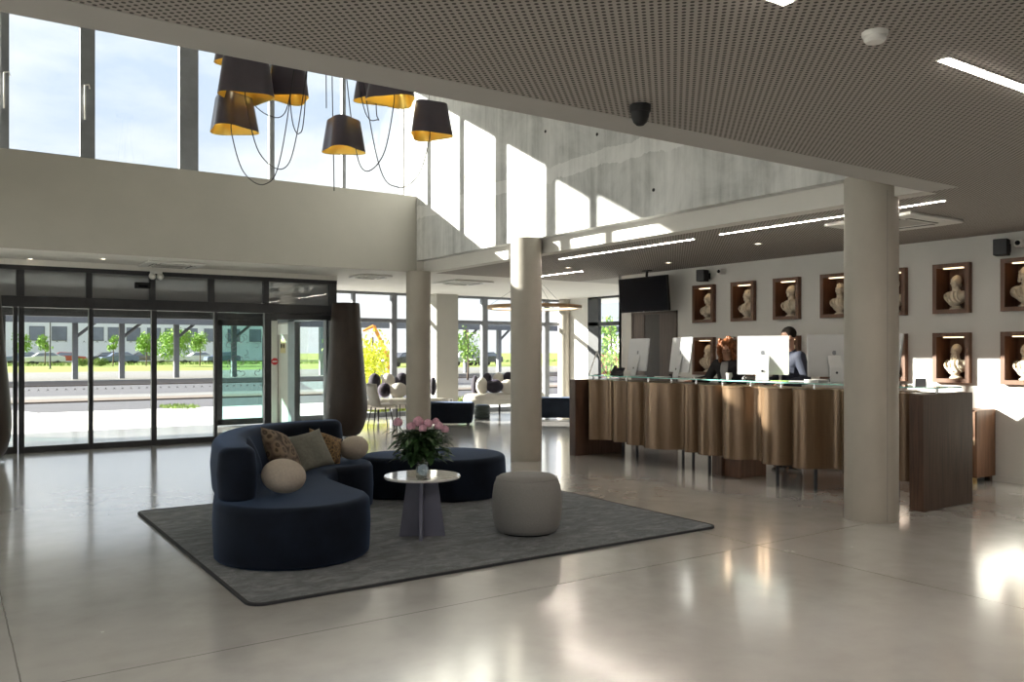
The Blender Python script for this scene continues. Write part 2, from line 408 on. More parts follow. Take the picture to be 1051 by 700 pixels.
def catmull(P, k):
    out = []; n = len(P)
    for i in range(n - 1):
        p0, p1, p2, p3 = P[max(i - 1, 0)], P[i], P[i + 1], P[min(i + 2, n - 1)]
        for j in range(k):
            t = j / k
            out.append(0.5 * ((2 * p1) + (p2 - p0) * t + (2 * p0 - 5 * p1 + 4 * p2 - p3) * t * t + (3 * p1 - p0 - 3 * p2 + p3) * t ** 3))
    out.append(P[-1]); return out
def tag(o, label, cat, group=None, kind=None):
    o['label'] = label; o['category'] = cat
    if group: o['group'] = group
    if kind: o['kind'] = kind
    return o
def thing(name, label, cat, loc=(0, 0, 0), rz=0.0, group=None, kind=None):
    o = bpy.data.objects.new(name, None); COL.objects.link(o); o.empty_display_size = 0.1
    o.location = loc; o.rotation_euler = (0, 0, rz); return tag(o, label, cat, group, kind)
def struct(o, label=None):
    o['kind'] = 'structure'
    if label: o['label'] = label
    return o
def sroot(name, loc=(0, 0, 0)):
    o = bpy.data.objects.new(name, None); COL.objects.link(o); o.location = loc; o['kind'] = 'structure'; return o
def copy_tree(o, parent=None):
    c = o.copy(); COL.objects.link(c)
    if parent is not None: c.parent = parent
    for ch in list(o.children): copy_tree(ch, c)
    return c
def bake(o):
    """apply an object's modifiers to its mesh"""
    dg = bpy.context.evaluated_depsgraph_get()
    me = bpy.data.meshes.new_from_object(o.evaluated_get(dg))
    o.modifiers.clear(); o.data = me; return o

# ------------------------------------------------------------------ THE SETTING
ZC = 2.95          # ceiling
YF = 14.75         # entrance facade
YV0, YV1 = 4.03, 13.25   # void (double height) limits
YW = 13.79          # clerestory plane
ZS, ZH = 4.30, 6.45     # clerestory sill and head
XB = 6.95           # concrete wall face
XN = 10.4          # niche wall face
YL = 18.2          # lounge window plane
XR = 13.95         # lounge right wall
ZL = 2.95

struct(MB().box(-4, 16, -5, YL, -0.2, 0).build('floor', 'floor'))
# ceiling: perforated boards with plain margins round the void
c = MB()
c.box(-4, 10.6, -5, 3.76, ZC, ZC + 0.25)
c.box(7.15, 10.6, 3.76, 13.2, ZC, ZC + 0.25)
ceil = struct(c.build('ceiling', 'perforated'))
MB().box(-1.2, 7.15, 3.76, YV0, ZC - 0.003, ZC + 0.25).build('margin', 'band', ceil)
MB().box(-4, -1.2, 3.76, YV1, ZC, ZC + 0.25).build('side_board', 'band', ceil)
MB().box(10.6, 16, -5, 13.2, ZC, ZC + 0.25).build('rear_board', 'band', ceil)
MB().box(-4, 7.15, YV1, 15.1, ZC - .001, ZC + 0.25).build('entrance_soffit', 'plaster', ceil)
MB().box(7.15, 16, 13.2, 15.1, ZC, ZC + 0.25).build('lounge_soffit', 'plaster', ceil)
MB().box(5.9, 16, 15.1, YL + 0.4, ZL, ZL + 0.25).build('lounge_ceiling', 'plaster', ceil)
struct(MB().box(-1.3, 7.4, YV0 - 0.4, YW + 0.3, 6.6, 6.85).build('ceiling_upper', 'plaster'))
# upper wall in front of the clerestory
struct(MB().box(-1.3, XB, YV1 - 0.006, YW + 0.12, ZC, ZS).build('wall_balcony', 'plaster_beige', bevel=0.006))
# concrete wall and the fascia below it
struct(MB().box(XB, 7.30, YV0 - 0.25, YW + 0.12, 3.153, 6.65).build('wall_concrete', 'concrete'))
for p in ((613, 138), (671, 195), (560, 135)):
    q = on_x(*p, XB)
    MB().lathe([(0.022, 0), (0.022, 0.004), (0.014, 0.004), (0.012, -0.02)], n=12).build('tie_hole', 'black_plastic', bpy.data.objects['wall_concrete'], world=False).location = q + Vector((-0.002, 0, 0))
for ch in bpy.data.objects['wall_concrete'].children: ch.rotation_euler = (0, -PI / 2, 0)
struct(MB().box(7.10, 7.30, YV0, YV1, ZC - .001, 3.16).build('trim_1', 'plaster'))
struct(MB().box(-1.3, 7.3, YV0 - 0.25, YV0 - 0.002, ZC + 0.2, 6.65).build('wall_gallery', 'plaster'))
struct(MB().box(-1.3, -1.2, YV0, YW + 0.12, ZC, 6.65).build('wall_void', 'plaster'))
w5 = sroot('window_5', (-4, 4, 0))
b = MB()
for i in range(12): b.box(-4.05, -3.95, -5 + i * 1.78, -4.92 + i * 1.78, 0, ZC)
b.box(-4.05, -3.95, -5, YF, 0, .1); b.box(-4.05, -3.95, -5, YF, ZC - .08, ZC)
b.build('frame', 'black_metal', w5)
MB().box(-4.005, -3.995, -5, YF, .1, ZC).build('pane', 'glass', w5)
struct(MB().box(-13.5, -4.0, -8, YF + 0.1, 2.95, 3.15).build('roof_sun_block', 'plaster'))  # unseen roof, added to keep direct sun out of the left glazing
# niche wall with real openings
NW, NH = 0.455, 0.62
NY = [9.63 - 0.82 * k for k in range(7)]
NZ = [1.16, 2.02]
def niche_wall():
    ycuts = sorted(set([-5.0, 11.77] + [y - NW / 2 for y in NY] + [y + NW / 2 for y in NY]))
    zcuts = [0, NZ[0], NZ[0] + NH, NZ[1], NZ[1] + NH, ZC + 0.1]
    b = MB()
    for i in range(len(ycuts) - 1):
        for j in range(len(zcuts) - 1):
            ym = (ycuts[i] + ycuts[i + 1]) / 2
            hole = j in (1, 3) and any(abs(ym - y) < NW / 2 for y in NY)
            if not hole: b.add([(XN, ycuts[i], zcuts[j]), (XN, ycuts[i + 1], zcuts[j]), (XN, ycuts[i + 1], zcuts[j + 1]), (XN, ycuts[i], zcuts[j + 1])], [(0, 1, 2, 3)])
    b.box(XN + 0.35, XN + 0.45, -5, 11.77, 0, ZC + 0.1)
    b.box(XN, XN + 0.4, 11.76, 11.77, 0, ZC + 0.1)
    return b.build('wall_niche', 'plaster_grey')
struct(niche_wall())
struct(MB().box(XN - 0.012, XN, -5, 9.95, 0, 0.07).build('baseboard_niche', 'plaster_grey'))
# clerestory
def bars(b, xs, y, d, z0, z1):
    for x0, x1 in xs: b.box(x0, x1, y - d / 2, y + d / 2, z0, z1)
w1 = sroot('window_1', (0, YW, ZS))
b = MB()
k = YW / 12.6
mull = [(0.595 * k, 0.70 * k), (1.52 * k, 1.70 * k), (2.79 * k, 3.05 * k), (4.09 * k, 4.165 * k), (5.26 * k, 5.32 * k)]
bars(b, mull, YW, 0.10, ZS, ZH)
b.box(-1.0, XB, YW - 0.05, YW + 0.05, ZH, ZH + 0.1)
b.box(-0.98, -0.90, YW - 0.05, YW + 0.05, ZS, ZH)
b.box(0.70 * k, 1.52 * k, YW - 0.05, YW + 0.05, ZS, ZS + 0.11); b.box(0.70 * k, 1.52 * k, YW - 0.05, YW + 0.05, ZH - 0.11, ZH)
b.box(XB - 0.02, XB, YW - 0.05, YW + 0.05, ZS, ZH)
b.build('frame', 'frame_grey', w1, bevel=0.004)
MB().box(-1.3, -0.98, YW - 0.1, YW + 0.1, ZS, 6.65).build('side_panel', 'plaster', w1)
MB().box(-1.3, XB + .3, YW - 0.1, YW + 0.1, ZH + 0.1, 6.65).build('head_panel', 'plaster', w1)
ex = [-0.90] + [e for m_ in mull for e in m_] + [XB - 0.02]
for i in range(0, len(ex), 2):
    MB().box(ex[i], ex[i + 1], YW - 0.006, YW + 0.006, ZS, ZH).build('pane', 'glass', w1)
for xc in (mull[0][0] + 0.05, mull[1][0] + 0.05):
    h_ = MB().tube([(xc, YW - 0.12, 4.95), (xc, YW - 0.12, 5.45)], 0.011).tube([(xc, YW - .05, 4.98), (xc, YW - .12, 4.98)], 0.008)
    h_.tube([(xc, YW - .05, 5.42), (xc, YW - .12, 5.42)], 0.008).tube([(xc, YW - .08, 5.46), (xc + .06, YW - .08, 5.48), (xc + .07, YW - .08, 5.42)], 0.01)
    h_.build('handle', 'white_plastic', w1, smooth=True)

# columns
for nm, (x, y), ztop, lab in (('column', (7.11, 4.545), 3.152, 'round concrete column at the right end of the desk'),
                         ('column', (6.88, 9.77), 3.152, 'round column between sofa and desk'),
                         ('column', (6.93, 13.14), ZC, 'round column by the lounge')):
    r = {4.545: .235, 9.77: .222, 13.14: .215}[y]
    cl = struct(MB().lathe([(r, 0), (r, ztop)], (x, y, 0), 48).build(nm, 'column', smooth='auto'), lab)
# seam of the near column's casing
q = Vector((7.09, 4.56, 0)); ang = math.atan2(-q.y, -q.x) - 0.75
MB().box(-0.0015, 0.0015, -0.002, 0.002, 0.01, 3.0).build('seam', 'frame_grey', None)
sm = bpy.data.objects['seam']; sm.parent = bpy.data.objects['column']; sm.location = (7.11 + 0.234 * math.cos(ang + 1.35), 4.545 + 0.234 * math.sin(ang + 1.35), 0)

# entrance facade (inner doors)
d1 = sroot('door_1', (3.4, YF, 0))
MB().box(-3.9, 6.05, YF - 0.07, YF + 0.07, 2.86, ZC + .01).build('head_filler', 'plaster', d1)
b = MB()
XE = 6.05
b.box(-3.9, XE, YF - 0.06, YF + 0.06, 2.79, 2.86)
b.box(-3.9, XE, YF - 0.08, YF + 0.08, 2.22, 2.39)
for x0, x1 in ((-0.05, 0.05), (0.91, 1.02), (1.86, 1.95), (2.79, 2.89), (3.73, 3.84), (4.67, 4.78), (5.9, XE)):
    b.box(x0, x1, YF - 0.05, YF + 0.05, 2.39, 2.79)
for x0, x1 in ((-0.06, 0.06), (0.87, 0.93), (0.945, 1.02), (1.90, 1.965), (2.83, 2.91), (3.835, 3.885), (4.70, 4.82), (5.93, XE)):
    b.box(x0, x1, YF - 0.05, YF + 0.05, 0.0, 2.22)
b.box(-3.9, 0.9, YF - 0.05, YF + 0.05, 0, 0.10); b.box(1.0, 4.75, YF - 0.04, YF + 0.04, 0, 0.09); b.box(4.8, XE, YF - 0.04, YF + 0.04, 0, 0.07)
b.box(4.8, XE, YF - 0.04, YF + 0.04, 2.12, 2.22)
b.build('frame', 'black_metal', d1, bevel=0.005)
for x0, x1 in ((-3.9, -.05), (0.05, .91), (1.02, 1.86), (1.95, 2.79), (2.89, 3.73), (3.84, 4.67), (4.78, 5.9)):
    MB().box(x0, x1, YF - 0.005, YF + 0.005, 2.39, 2.79).build('transom_pane', 'glass_grey', d1)
for x0, x1 in ((-3.9, -.06), (0.06, .87), (1.02, 1.90), (1.965, 2.83), (2.91, 3.835), (3.885, 4.70), (4.82, 5.93)):
    MB().box(x0, x1, YF - 0.005, YF + 0.005, 0.08, 2.22).build('pane', 'glass', d1)
# safety stickers: two bands of little chevrons
for zz in (0.95, 1.70):
    for x0, x1 in ((1.02, 1.90), (1.965, 2.83), (2.91, 3.835), (3.885, 4.70)):
        b = MB(); n = 7
        for i in range(n):
            xc = x0 + (i + 0.5) * (x1 - x0) / n; w_ = 0.022
            b.add([(xc - w_, YF - 0.007, zz - 0.018), (xc, YF - 0.007, zz + 0.018), (xc + w_, YF - 0.007, zz - 0.018), (xc, YF - 0.007, zz)], [(0, 3, 1), (3, 2, 1)])
        b.build('sticker_band', 'frame_grey', d1)
# vestibule and outer doors
YO = 17.7
d2 = sroot('door_2', (4.5, YO, 0))
b = MB()
b.box(-1, 6.0, YO - 0.06, YO + 0.06, 2.2, 2.75)
x0, x1 = 4.66, 5.74
b.box(x0, x0 + .11, YO - .03, YO + .03, 0.02, 2.2); b.box(x1 - .13, x1, YO - .03, YO + .03, 0.02, 2.2); b.box(x0, x1, YO - .03, YO + .03, 0.02, 0.14); b.box(x0, x1, YO - .03, YO + .03, 2.08, 2.2)
b.box(-0.1, 0.02, YO - .03, YO + .03, 0, 2.2); b.box(0.80, 0.93, YO - .03, YO + .03, 0, 2.2); b.box(0, 0.9, YO - .03, YO + .03, 0, 0.12)
b.build('frame', 'black_metal', d2, bevel=0.005)
MB().box(x0 + .11, x1 - .13, YO - .006, YO + .006, 0.14, 2.08).build('pane', 'glass_green', d2)
MB().box(0.02, 0.80, YO - .006, YO + .006, 0.12, 2.2).build('pane', 'glass_green', d2)
MB().box(5.78, 5.90, YO - .10, YO + .06, 0, 2.2).build('jamb', 'white_plastic', d2)
# frosted ring pattern on the outer leaf
b = MB()
for i in range(26):
    xx = random.uniform(x0 + .2, x1 - .22); zz = random.uniform(1.05, 1.95); r0 = random.uniform(.03, .07); n = 12; a0 = random.uniform(0, 6); da = random.uniform(2, 6.2)
    ring = [(xx + rr * math.cos(a0 + da * j / n), YO - .009, zz + rr * math.sin(a0 + da * j / n)) for rr in (r0, r0 - .012) for j in range(n + 1)]
    b.add(ring, [(j, j + 1, n + 2 + j, n + 1 + j) for j in range(n)])
b.build('ring_stickers', 'frame_grey', d2)
# vestibule side wall
ws = sroot('wall_vestibule', (5.95, 16.2, 0))
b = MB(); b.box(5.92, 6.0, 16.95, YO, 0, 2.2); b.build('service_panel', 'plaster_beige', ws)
b = MB(); b.box(5.90, 6.02, 16.55, 16.95, 0, 2.75); b.box(5.90, 6.02, 14.85, 15.0, 0, 2.75); b.box(5.90, 6.02, 14.85, YO, 2.15, 2.75); b.box(5.90, 6.02, 15.0, 16.55, 0, .1)
b.build('frame', 'frame_grey', ws, bevel=.004)
MB().box(5.955, 5.965, 15.0, 16.55, .1, 2.15).build('pane', 'glass', ws)
MB().box(5.905, 5.92, 16.965, 17.66, 1.9, 2.12).build('hopper', 'white_plastic', ws)
struct(MB().box(-6, 6.02, YF + 0.06, YO + 0.1, 2.75, 3.1).build('roof_vestibule', 'plaster'))
struct(MB().box(-16, 2.6, YO + 0.1, 22.0, 2.95, 3.25).build('roof_canopy', 'plaster'))
# lounge windows
w2 = sroot('window_2', (10, YL, 0))
def LX(px): return on_y(px, 330, YL).x
b = MB()
b.box(5.9, XR, YL - .05, YL + .05, ZL - 0.06, ZL); b.box(5.9, XR, YL - .05, YL + .05, 2.24, 2.33); b.box(5.9, XR, YL - .05, YL + .05, 0, 0.10)
for a_, c_ in ((333, 338), (361, 364), (401, 406.5), (494, 499.5), (558, 562.5)):
    b.box(LX(a_), LX(c_), YL - .06, YL + .06, 0, ZL)
b.build('frame', 'frame_grey', w2, bevel=.004)
gx = [LX(p) for p in (338, 361, 364, 401, 406.5, 441, 463, 494, 499.5, 558, 562.5, 568)]
for i in range(0, len(gx), 2): MB().box(gx[i], gx[i + 1], YL - .006, YL + .006, .1, ZL).build('pane', 'glass', w2)
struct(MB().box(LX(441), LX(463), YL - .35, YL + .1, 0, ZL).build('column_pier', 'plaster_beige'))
ou = MB().box(LX(450), LX(457.5), YL - .365, YL - .35, .30, .39).build('wall_outlet', 'white_plastic'); tag(ou, 'white double wall socket low on the rectangular lounge pier', 'socket')
for q in (451, 454.5): MB().box(LX(q), LX(q + 2), YL - .367, YL - .364, .325, .365).build('socket_insert', 'frame_grey', ou)
struct(MB().lathe([(.14, 0), (.14, ZL)], (LX(571), YL - .35, 0), 32).build('column', 'column', smooth='auto'), 'slim round column in the lounge corner')
# lounge right wall + window
YA = on_x(604, 310, XR).y
struct(MB().box(XR, XR + .25, YA, YL + .1, 0, ZL + .1).build('wall_right', 'plaster'))
struct(MB().box(XR, XR + .25, 8, 13.5, 0, ZL + .1).build('wall_rear', 'plaster'))
w3 = sroot('window_3', (XR, 15.5, 0))
b = MB(); b.box(XR - .02, XR + .08, YA - .42, YA, 0, ZL); b.box(XR - .02, XR + .08, 13.5, YA, 2.2, 2.3); b.box(XR - .02, XR + .08, 13.5, YA, ZL - .05, ZL); b.box(XR - .02, XR + .08, 13.5, YA, 0, .1)
b.build('frame', 'black_metal', w3, bevel=.004)
MB().box(XR + .02, XR + .03, 13.5, YA - .42, .1, ZL - .05).build('pane', 'glass', w3)
struct(MB().box(10.4, 16, 11.7, 11.77, 0, ZC).build('wall_lounge', 'plaster'))
# wall behind the camera
struct(MB().box(-4.2, XN + .4, -5.2, -5.0, 0, ZC + .2).build('wall_back', 'plaster_grey'))

# door in the niche wall
d3 = sroot('door_3', (XN, 10.8, 0))
Y0, Y1 = 10.26, 11.40
MB().box(XN - .03, XN + .02, Y0, Y0 + .05, 0, 2.25).box(XN - .03, XN + .02, Y1 - .05, Y1, 0, 2.25).box(XN - .03, XN + .02, Y0, Y1, 2.2, 2.25).build('frame', 'door_wood', d3)
MB().box(XN - .02, XN + .02, Y0 + .05, Y0 + .42, 0, 2.2).build('fixed_leaf', 'door_wood', d3)
MB().box(XN - .012, XN + .02, Y0 + .42, Y0 + .80, 0, 2.2).build('recess_shade_panel', 'recess_shade', d3)  # near-flush panel, shade of the recessed opening painted as dark colour
MB().box(XN - .02, XN + .02, Y0 + .80, Y1 - .05, 0, 2.2).build('door_leaf', 'door_wood', d3)

# ------------------------------------------------------------------ ceiling fittings
def led_strip(x0, x1, y0, y1, label):
    o = thing('linear_light', label, 'ceiling light', ((x0 + x1) / 2, (y0 + y1) / 2, ZC), group='recessed linear ceiling lights')
    MB().box(x0 - .012, x1 + .012, y0 - .012, y1 + .012, ZC - .004, ZC + .01).build('trim_frame', 'white_plastic', o)
    MB().box(x0, x1, y0, y1, ZC - .007, ZC).build('diffuser', 'led', o); return o
led_strip(7.67, 7.69, 4.17, 6.88, 'linear ceiling light passing behind the near column')
led_strip(7.72, 7.74, 7.35, 10.1, 'long linear ceiling light beside the middle column')
led_strip(9.195, 9.215, 11.38, 12.6, 'short linear ceiling light beside the ring pendant')
led_strip(3.96, 6.60, 2.13, 2.175, 'bright linear ceiling light at the top right corner of the photo')
led_strip(0.2, 2.80, 2.13, 2.175, 'linear ceiling light with just its tip at the top edge of the photo')
def cassette(x, y, s, label):
    o = thing('air_conditioner_cassette', label, 'air conditioner', (x, y, ZC - .002), group='ceiling cassettes')
    b = MB(); w_ = s / 2; i_ = s * .27
    b.box(-w_, w_, -w_, -i_, -.035, 0).box(-w_, w_, i_, w_, -.035, 0).box(-w_, -i_, -i_, i_, -.035, 0).box(i_, w_, -i_, i_, -.035, 0)
    b.build('fascia', 'white_plastic', o, world=False, bevel=.01)
    MB().box(-i_ * .94, i_ * .94, -i_ * .94, i_ * .94, -.03, 0).build('grille', 'band', o, world=False)
    for k in range(4):
        v = MB().box(-i_, i_, i_ + .03, i_ + .085, -.039, -.03).build('slot', 'black_plastic', o, world=False); v.rotation_euler = (0, 0, k * PI / 2)
        f = MB().box(-i_ * .97, i_ * .97, i_ + .05, i_ + .075, -.046, -.039).build('flap', 'white_plastic', v, world=False)
    return o
cassette(8.47, 5.16, 1.0, 'white ceiling cassette unit behind the near column')
cassette(3.02, 14.15, .85, 'white ceiling cassette unit above the entrance doors')
cassette(8.66, 14.5, .9, 'white ceiling cassette unit above the lounge beside the far column')
cassette(6.55, 14.3, .6, 'ceiling cassette unit above the tall urn')
def downlight(p, label):
    o = thing('downlight', label, 'downlight', p, group='round recessed downlights')
    MB().lathe([(.055, -.006), (.055, .004), (.035, .004), (.035, -.006)], n=24, cap=False).build('trim_ring', 'white_plastic', o, world=False, smooth='auto')
    MB().lathe([(.035, -.003), (.035, .002)], n=24).build('lens', 'down_led', o, world=False); return o
downlight(on_z(957, 227.5, ZC), 'downlight near the right speaker above the right busts')
downlight(on_z(583, 274.5, ZC), 'downlight beside the middle column near the ring pendant')
downlight(on_z(106, 265.5, ZC), 'downlight in the entrance soffit left of the cassette unit')
downlight(on_z(31, 265.5, ZC), 'downlight in the entrance soffit at the far left')
downlight(on_z(686, 269.5, ZC), 'downlight above the hanging television')
downlight(on_z(778, 250, ZC), 'downlight beside the long linear light above the desk')
# smoke detector
p = on_z(898, 33, ZC)
o = thing('smoke_detector', 'round white smoke detector on the perforated ceiling', 'smoke detector', p)
MB().lathe([(.055, 0), (.055, -.012), (.05, -.02)], n=32).build('base', 'white_plastic', o, world=False, smooth='auto')
MB().lathe([(.046, -.02), (.046, -.034), (.038, -.045), (.018, -.048)], n=32).build('sensor_head', 'white_plastic', o, world=False, smooth='auto')
# dome camera / projector
p = on_z(657, 108, ZC)
o = thing('dome_camera', 'black dome camera at the void edge of the ceiling', 'camera', p)
MB().lathe([(.060, 0), (.060, -.035), (.056, -.042)], n=28).build('base', 'black_plastic', o, world=False, smooth='auto')
MB().lathe([(.054, -.035), (.050, -.068), (.038, -.098), (.020, -.115), (.004, -.119)], n=28).build('dome', 'black_plastic', o, world=False, smooth='auto')
# twin emergency light
p = on_y(161, 283, 14.55)
o = thing('emergency_light', 'twin headed emergency light below the soffit above the doors', 'emergency light', (p.x, 14.6, 2.78))
MB().box(-.09, .09, -.03, .04, .04, .08).build('bracket', 'white_plastic', o, world=False, bevel=.006)
for sx in (-.06, .06):
    MB().lathe([(.05, -.05), (.055, 0), (.03, .05)], n=20).build('lamp_head', 'white_plastic', o, world=False, smooth='auto').location = (sx, -.02, -.01)
for ch in o.children[1:]: ch.rotation_euler = (1.9, 0, 0)
o = thing('motion_sensor', 'small black door sensor box behind the glass transom', 'sensor', (2.68, YF - .11, 2.62))
MB().box(-.12, .12, -.04, .03, -.05, .05).build('housing', 'black_plastic', o, world=False, bevel=.012)
MB().box(-.07, .07, -.046, -.038, -.03, .0).build('lens', 'screen', o, world=False)

# ------------------------------------------------------------------ RUG, SOFA, TABLE
def round_rect(x0, x1, y0, y1, r, n=6):
    pts = []
    for cx_, cy_, a0 in ((x1 - r, y1 - r, 0), (x0 + r, y1 - r, 90), (x0 + r, y0 + r, 180), (x1 - r, y0 + r, 270)):
        for j in range(n + 1):
            a = math.radians(a0 + 90 * j / n); pts.append((cx_ + r * math.cos(a), cy_ + r * math.sin(a)))
    return pts
rug = tag(MB().prism(round_rect(1.53, 5.63, 5.06, 8.66, .10), 0.0, .016).build('rug', 'rug', world=False), 'large rectangular mottled grey rug under the navy sofa', 'rug')
po = round_rect(1.525, 5.635, 5.055, 8.665, .105); pi_ = round_rect(1.545, 5.615, 5.075, 8.645, .09)
MB().loft([[(x, y, 0.001) for x, y in po], [(x, y, .018) for x, y in po], [(x, y, .018) for x, y in pi_], [(x, y, .0165) for x, y in pi_]], cap=False).build('binding', 'rug_edge', rug)

def envelope(path, k=8, capn=14):
    """outline of a band of varying half width: path of (x, y, r)"""
    P = catmull([Vector(p) for p in path], k)
    L, R = [], []
    for i, p in enumerate(P):
        d = P[min(i + 1, len(P) - 1)] - P[max(i - 1, 0)]; d = Vector((d.x, d.y)).normalized(); n = Vector((-d.y, d.x))
        L.append(Vector((p.x, p.y)) + n * p.z); R.append(Vector((p.x, p.y)) - n * p.z)
    def cap_(c, r, a0):
        return [Vector((c.x + r * math.cos(a0 - PI * j / capn), c.y + r * math.sin(a0 - PI * j / capn))) for j in range(1, capn)]
    dE = P[-1] - P[-2]; aE = math.atan2(dE.y, dE.x) + PI / 2
    dS = P[0] - P[1]; aS = math.atan2(dS.y, dS.x) + PI / 2
    return L + cap_(P[-1], P[-1].z, aE) + list(reversed(R)) + cap_(P[0], P[0].z, aS)
def band_body(path, z0, z1, rb=.045, rt=.06, bulge=0.008, n=6):
    rings = []
    def ring(ins, z):
        return [(p.x, p.y, z) for p in envelope([(x, y, max(.02, r - ins)) for x, y, r in path])]
    for j in range(n + 1):
        a = PI / 2 * j / n; rings.append(ring(rb * (1 - math.sin(a)) , z0 + rb * (1 - math.cos(a))))
    rings.append(ring(-bulge, (z0 + z1) / 2))
    for j in range(n + 1):
        a = PI / 2 * j / n; rings.append(ring(rt * (1 - math.cos(a)), z1 - rt + rt * math.sin(a)))
    # soft crown
    b = MB(); b.loft(rings, cap=False)
    top = rings[-1]; nl = len(top)
    # quad strip across the top: left side against right side
    b.f.append([len(b.v) - nl + i for i in range(nl)])
    b.f.append([i for i in reversed(range(nl))])
    return b
seat_path = [(2.20, 6.20, .575), (2.26, 6.65, .52), (2.36, 7.10, .46), (2.56, 7.50, .42), (2.86, 7.78, .41), (3.16, 7.86, .42)]
sofa = thing('sofa', 'curved navy velvet sofa with a wrapping backrest and round near end', 'sofa', (2.5, 7.1, .016))
band_body(seat_path, .022, .455, rb=.03).build('seat', 'navy', sofa, smooth='auto')
back_path = [(1.80, 6.28, .135), (1.87, 6.70, .135), (1.99, 7.15, .135), (2.20, 7.60, .135), (2.50, 7.95, .135), (2.90, 8.14, .135), (3.27, 8.17, .135)]
band_body(back_path, .45, .845, rb=.03, rt=.07, bulge=.012).build('backrest', 'navy', sofa, smooth='auto')
band_body([(x, y, r - .09) for x, y, r in seat_path], 0.019, .045, .005, .005, 0).build('plinth', 'black_plastic', sofa, smooth='auto')
ott_path = [(4.03, 8.12, .40), (4.25, 8.01, .50), (4.52, 7.88, .62)]
ott = thing('sofa_ottoman', 'oval navy velvet sofa seat without back behind the low table', 'ottoman', (4.2, 8.0, .016))
band_body(ott_path, .022, .445, rb=.03).build('seat', 'navy', ott, smooth='auto')
band_body([(x, y, r - .09) for x, y, r in ott_path], 0.019, .045, .005, .005, 0).build('plinth', 'black_plastic', ott, smooth='auto')

def pillow(name, mt, label, c, size, rot, parent=None):
    n = 18; b = MB(); sx, sy, t = size
    for side in (1, -1):
        vs = []; fs = []
        for i in range(n + 1):
            for j in range(n + 1):
                u = 2 * i / n - 1; v = 2 * j / n - 1
                pin = 1 - 0.10 * (1 - abs(u) ** 2) * abs(v) ** 6; pin2 = 1 - 0.10 * (1 - abs(v) ** 2) * abs(u) ** 6
                h = max(0, (1 - abs(u) ** 2.6) * (1 - abs(v) ** 2.6)) ** 0.55
                h *= 1 + .08 * math.sin(5 * u + 2 * v)
                vs.append((u * sx / 2 * pin2, v * sy / 2 * pin, side * h * t / 2))
        for i in range(n):
            for j in range(n):
                a = i * (n + 1) + j; fs.append((a, a + 1, a + n + 2, a + n + 1))
        b.add(vs, fs)
    o = b.build(name, mt, smooth=True, world=False)
    o.location = c; o.rotation_euler = rot
    tag(o, label, 'cushion'); return o
# leaning cushions on the seat (top at .47)
pillow('cushion', 'pattern', 'large brown medallion cushion leaning on the sofa back', (2.40, 7.03, .665), (.50, .47, .17), (math.radians(62), math.radians(14), math.radians(46)))
pillow('cushion', 'grey_fabric', 'plain grey green square cushion between the patterned ones', (2.78, 7.40, .635), (.40, .38, .15), (math.radians(60), math.radians(-8), math.radians(14)))
pillow('cushion', 'pattern_gold', 'smaller golden patterned cushion next to the far beige ball', (3.07, 7.76, .61), (.38, .32, .13), (math.radians(62), math.radians(20), math.radians(6)))
pillow('cushion', 'navy', 'navy cushion tucked behind the large medallion cushion', (2.17, 7.20, .65), (.40, .38, .12), (math.radians(70), 0, math.radians(62)))
def ball(label, c, r, rot):
    b = MB(); b.ball((0, 0, 0), r, 32, 20)
    o = b.build('ball_cushion', 'ball_beige', smooth=True, world=False); o.location = c; o.rotation_euler = rot
    MB().tube([(r[0] * 1.002 * math.cos(a) , 0, r[2] * 1.002 * math.sin(a)) for a in [2 * PI * i / 40 for i in range(41)]], .0022, 5).build('seam', 'ball_beige', o, world=False)
    return tag(o, label, 'cushion', 'beige ball cushions')
ball('near beige ball cushion beside the sofa arm', (2.15, 6.27, .598), (.168, .145, .13), (0, .12, -.55))
ball('far beige ball cushion at the far end of the sofa back', (3.39, 7.80, .585), (.145, .13, .118), (0, -.1, -.4))

# pouf
pf = thing('pouf', 'round pale grey knitted pouf on the rug', 'pouf', (4.10, 5.81, .016))
prof = [(.235, 0.012)] + [(.25 + .055 * math.sin(PI * min(1, max(0, t)) ) ** .8 - .02 * t, .012 + .47 * t) for t in [i / 14 for i in range(15)]]
prof = [(.20, .012), (.245, .018), (.272, .05), (.292, .13), (.298, .22), (.296, .31), (.283, .40), (.262, .455), (.232, .482), (.15, .492), (.05, .495), (.002, .495)]
MB().lathe(prof, n=48, cap=False).build('body', 'pouf', pf, world=False, smooth=True)
MB().lathe([(.21, 0), (.21, .02)], n=40).build('base', 'black_plastic', pf, world=False)
MB().tube([(.258 * math.cos(2 * PI * i / 60), .258 * math.sin(2 * PI * i / 60), .462) for i in range(61)], .004, 6).build('seam', 'pouf', pf, world=False, smooth=True)

# low table
tb = thing('coffee_table', 'low round table with polished top and crossed plate base', 'table', (3.29, 6.17, .016))
b = MB(); b.lathe([(.0, .478), (.285, .478), (.315, .486), (.318, .496), (.312, .506), (.0, .507)], n=64, cap=False)
b.build('top', 'mirror_top', tb, world=False, smooth='auto')
fanang = [math.radians(a) for a in (-120, -48, 24, 96, 168)]
fanang = [math.radians(a) for a in (-122, -32, 58, 148)]
for a in fanang:
    b = MB(); d = Vector((math.cos(a), math.sin(a), 0)); n_ = Vector((-d.y, d.x, 0)) * .014
    pl = [d * .0, d * .19, d * .125, d * .0]; zz = [0, 0, .478, .478]
    b.loft([[p + n_ + Vector((0, 0, z)) for p, z in zip(pl, zz)], [p - n_ + Vector((0, 0, z)) for p, z in zip(pl, zz)]])
    b.build('base_plate', 'table_base', tb, world=False)
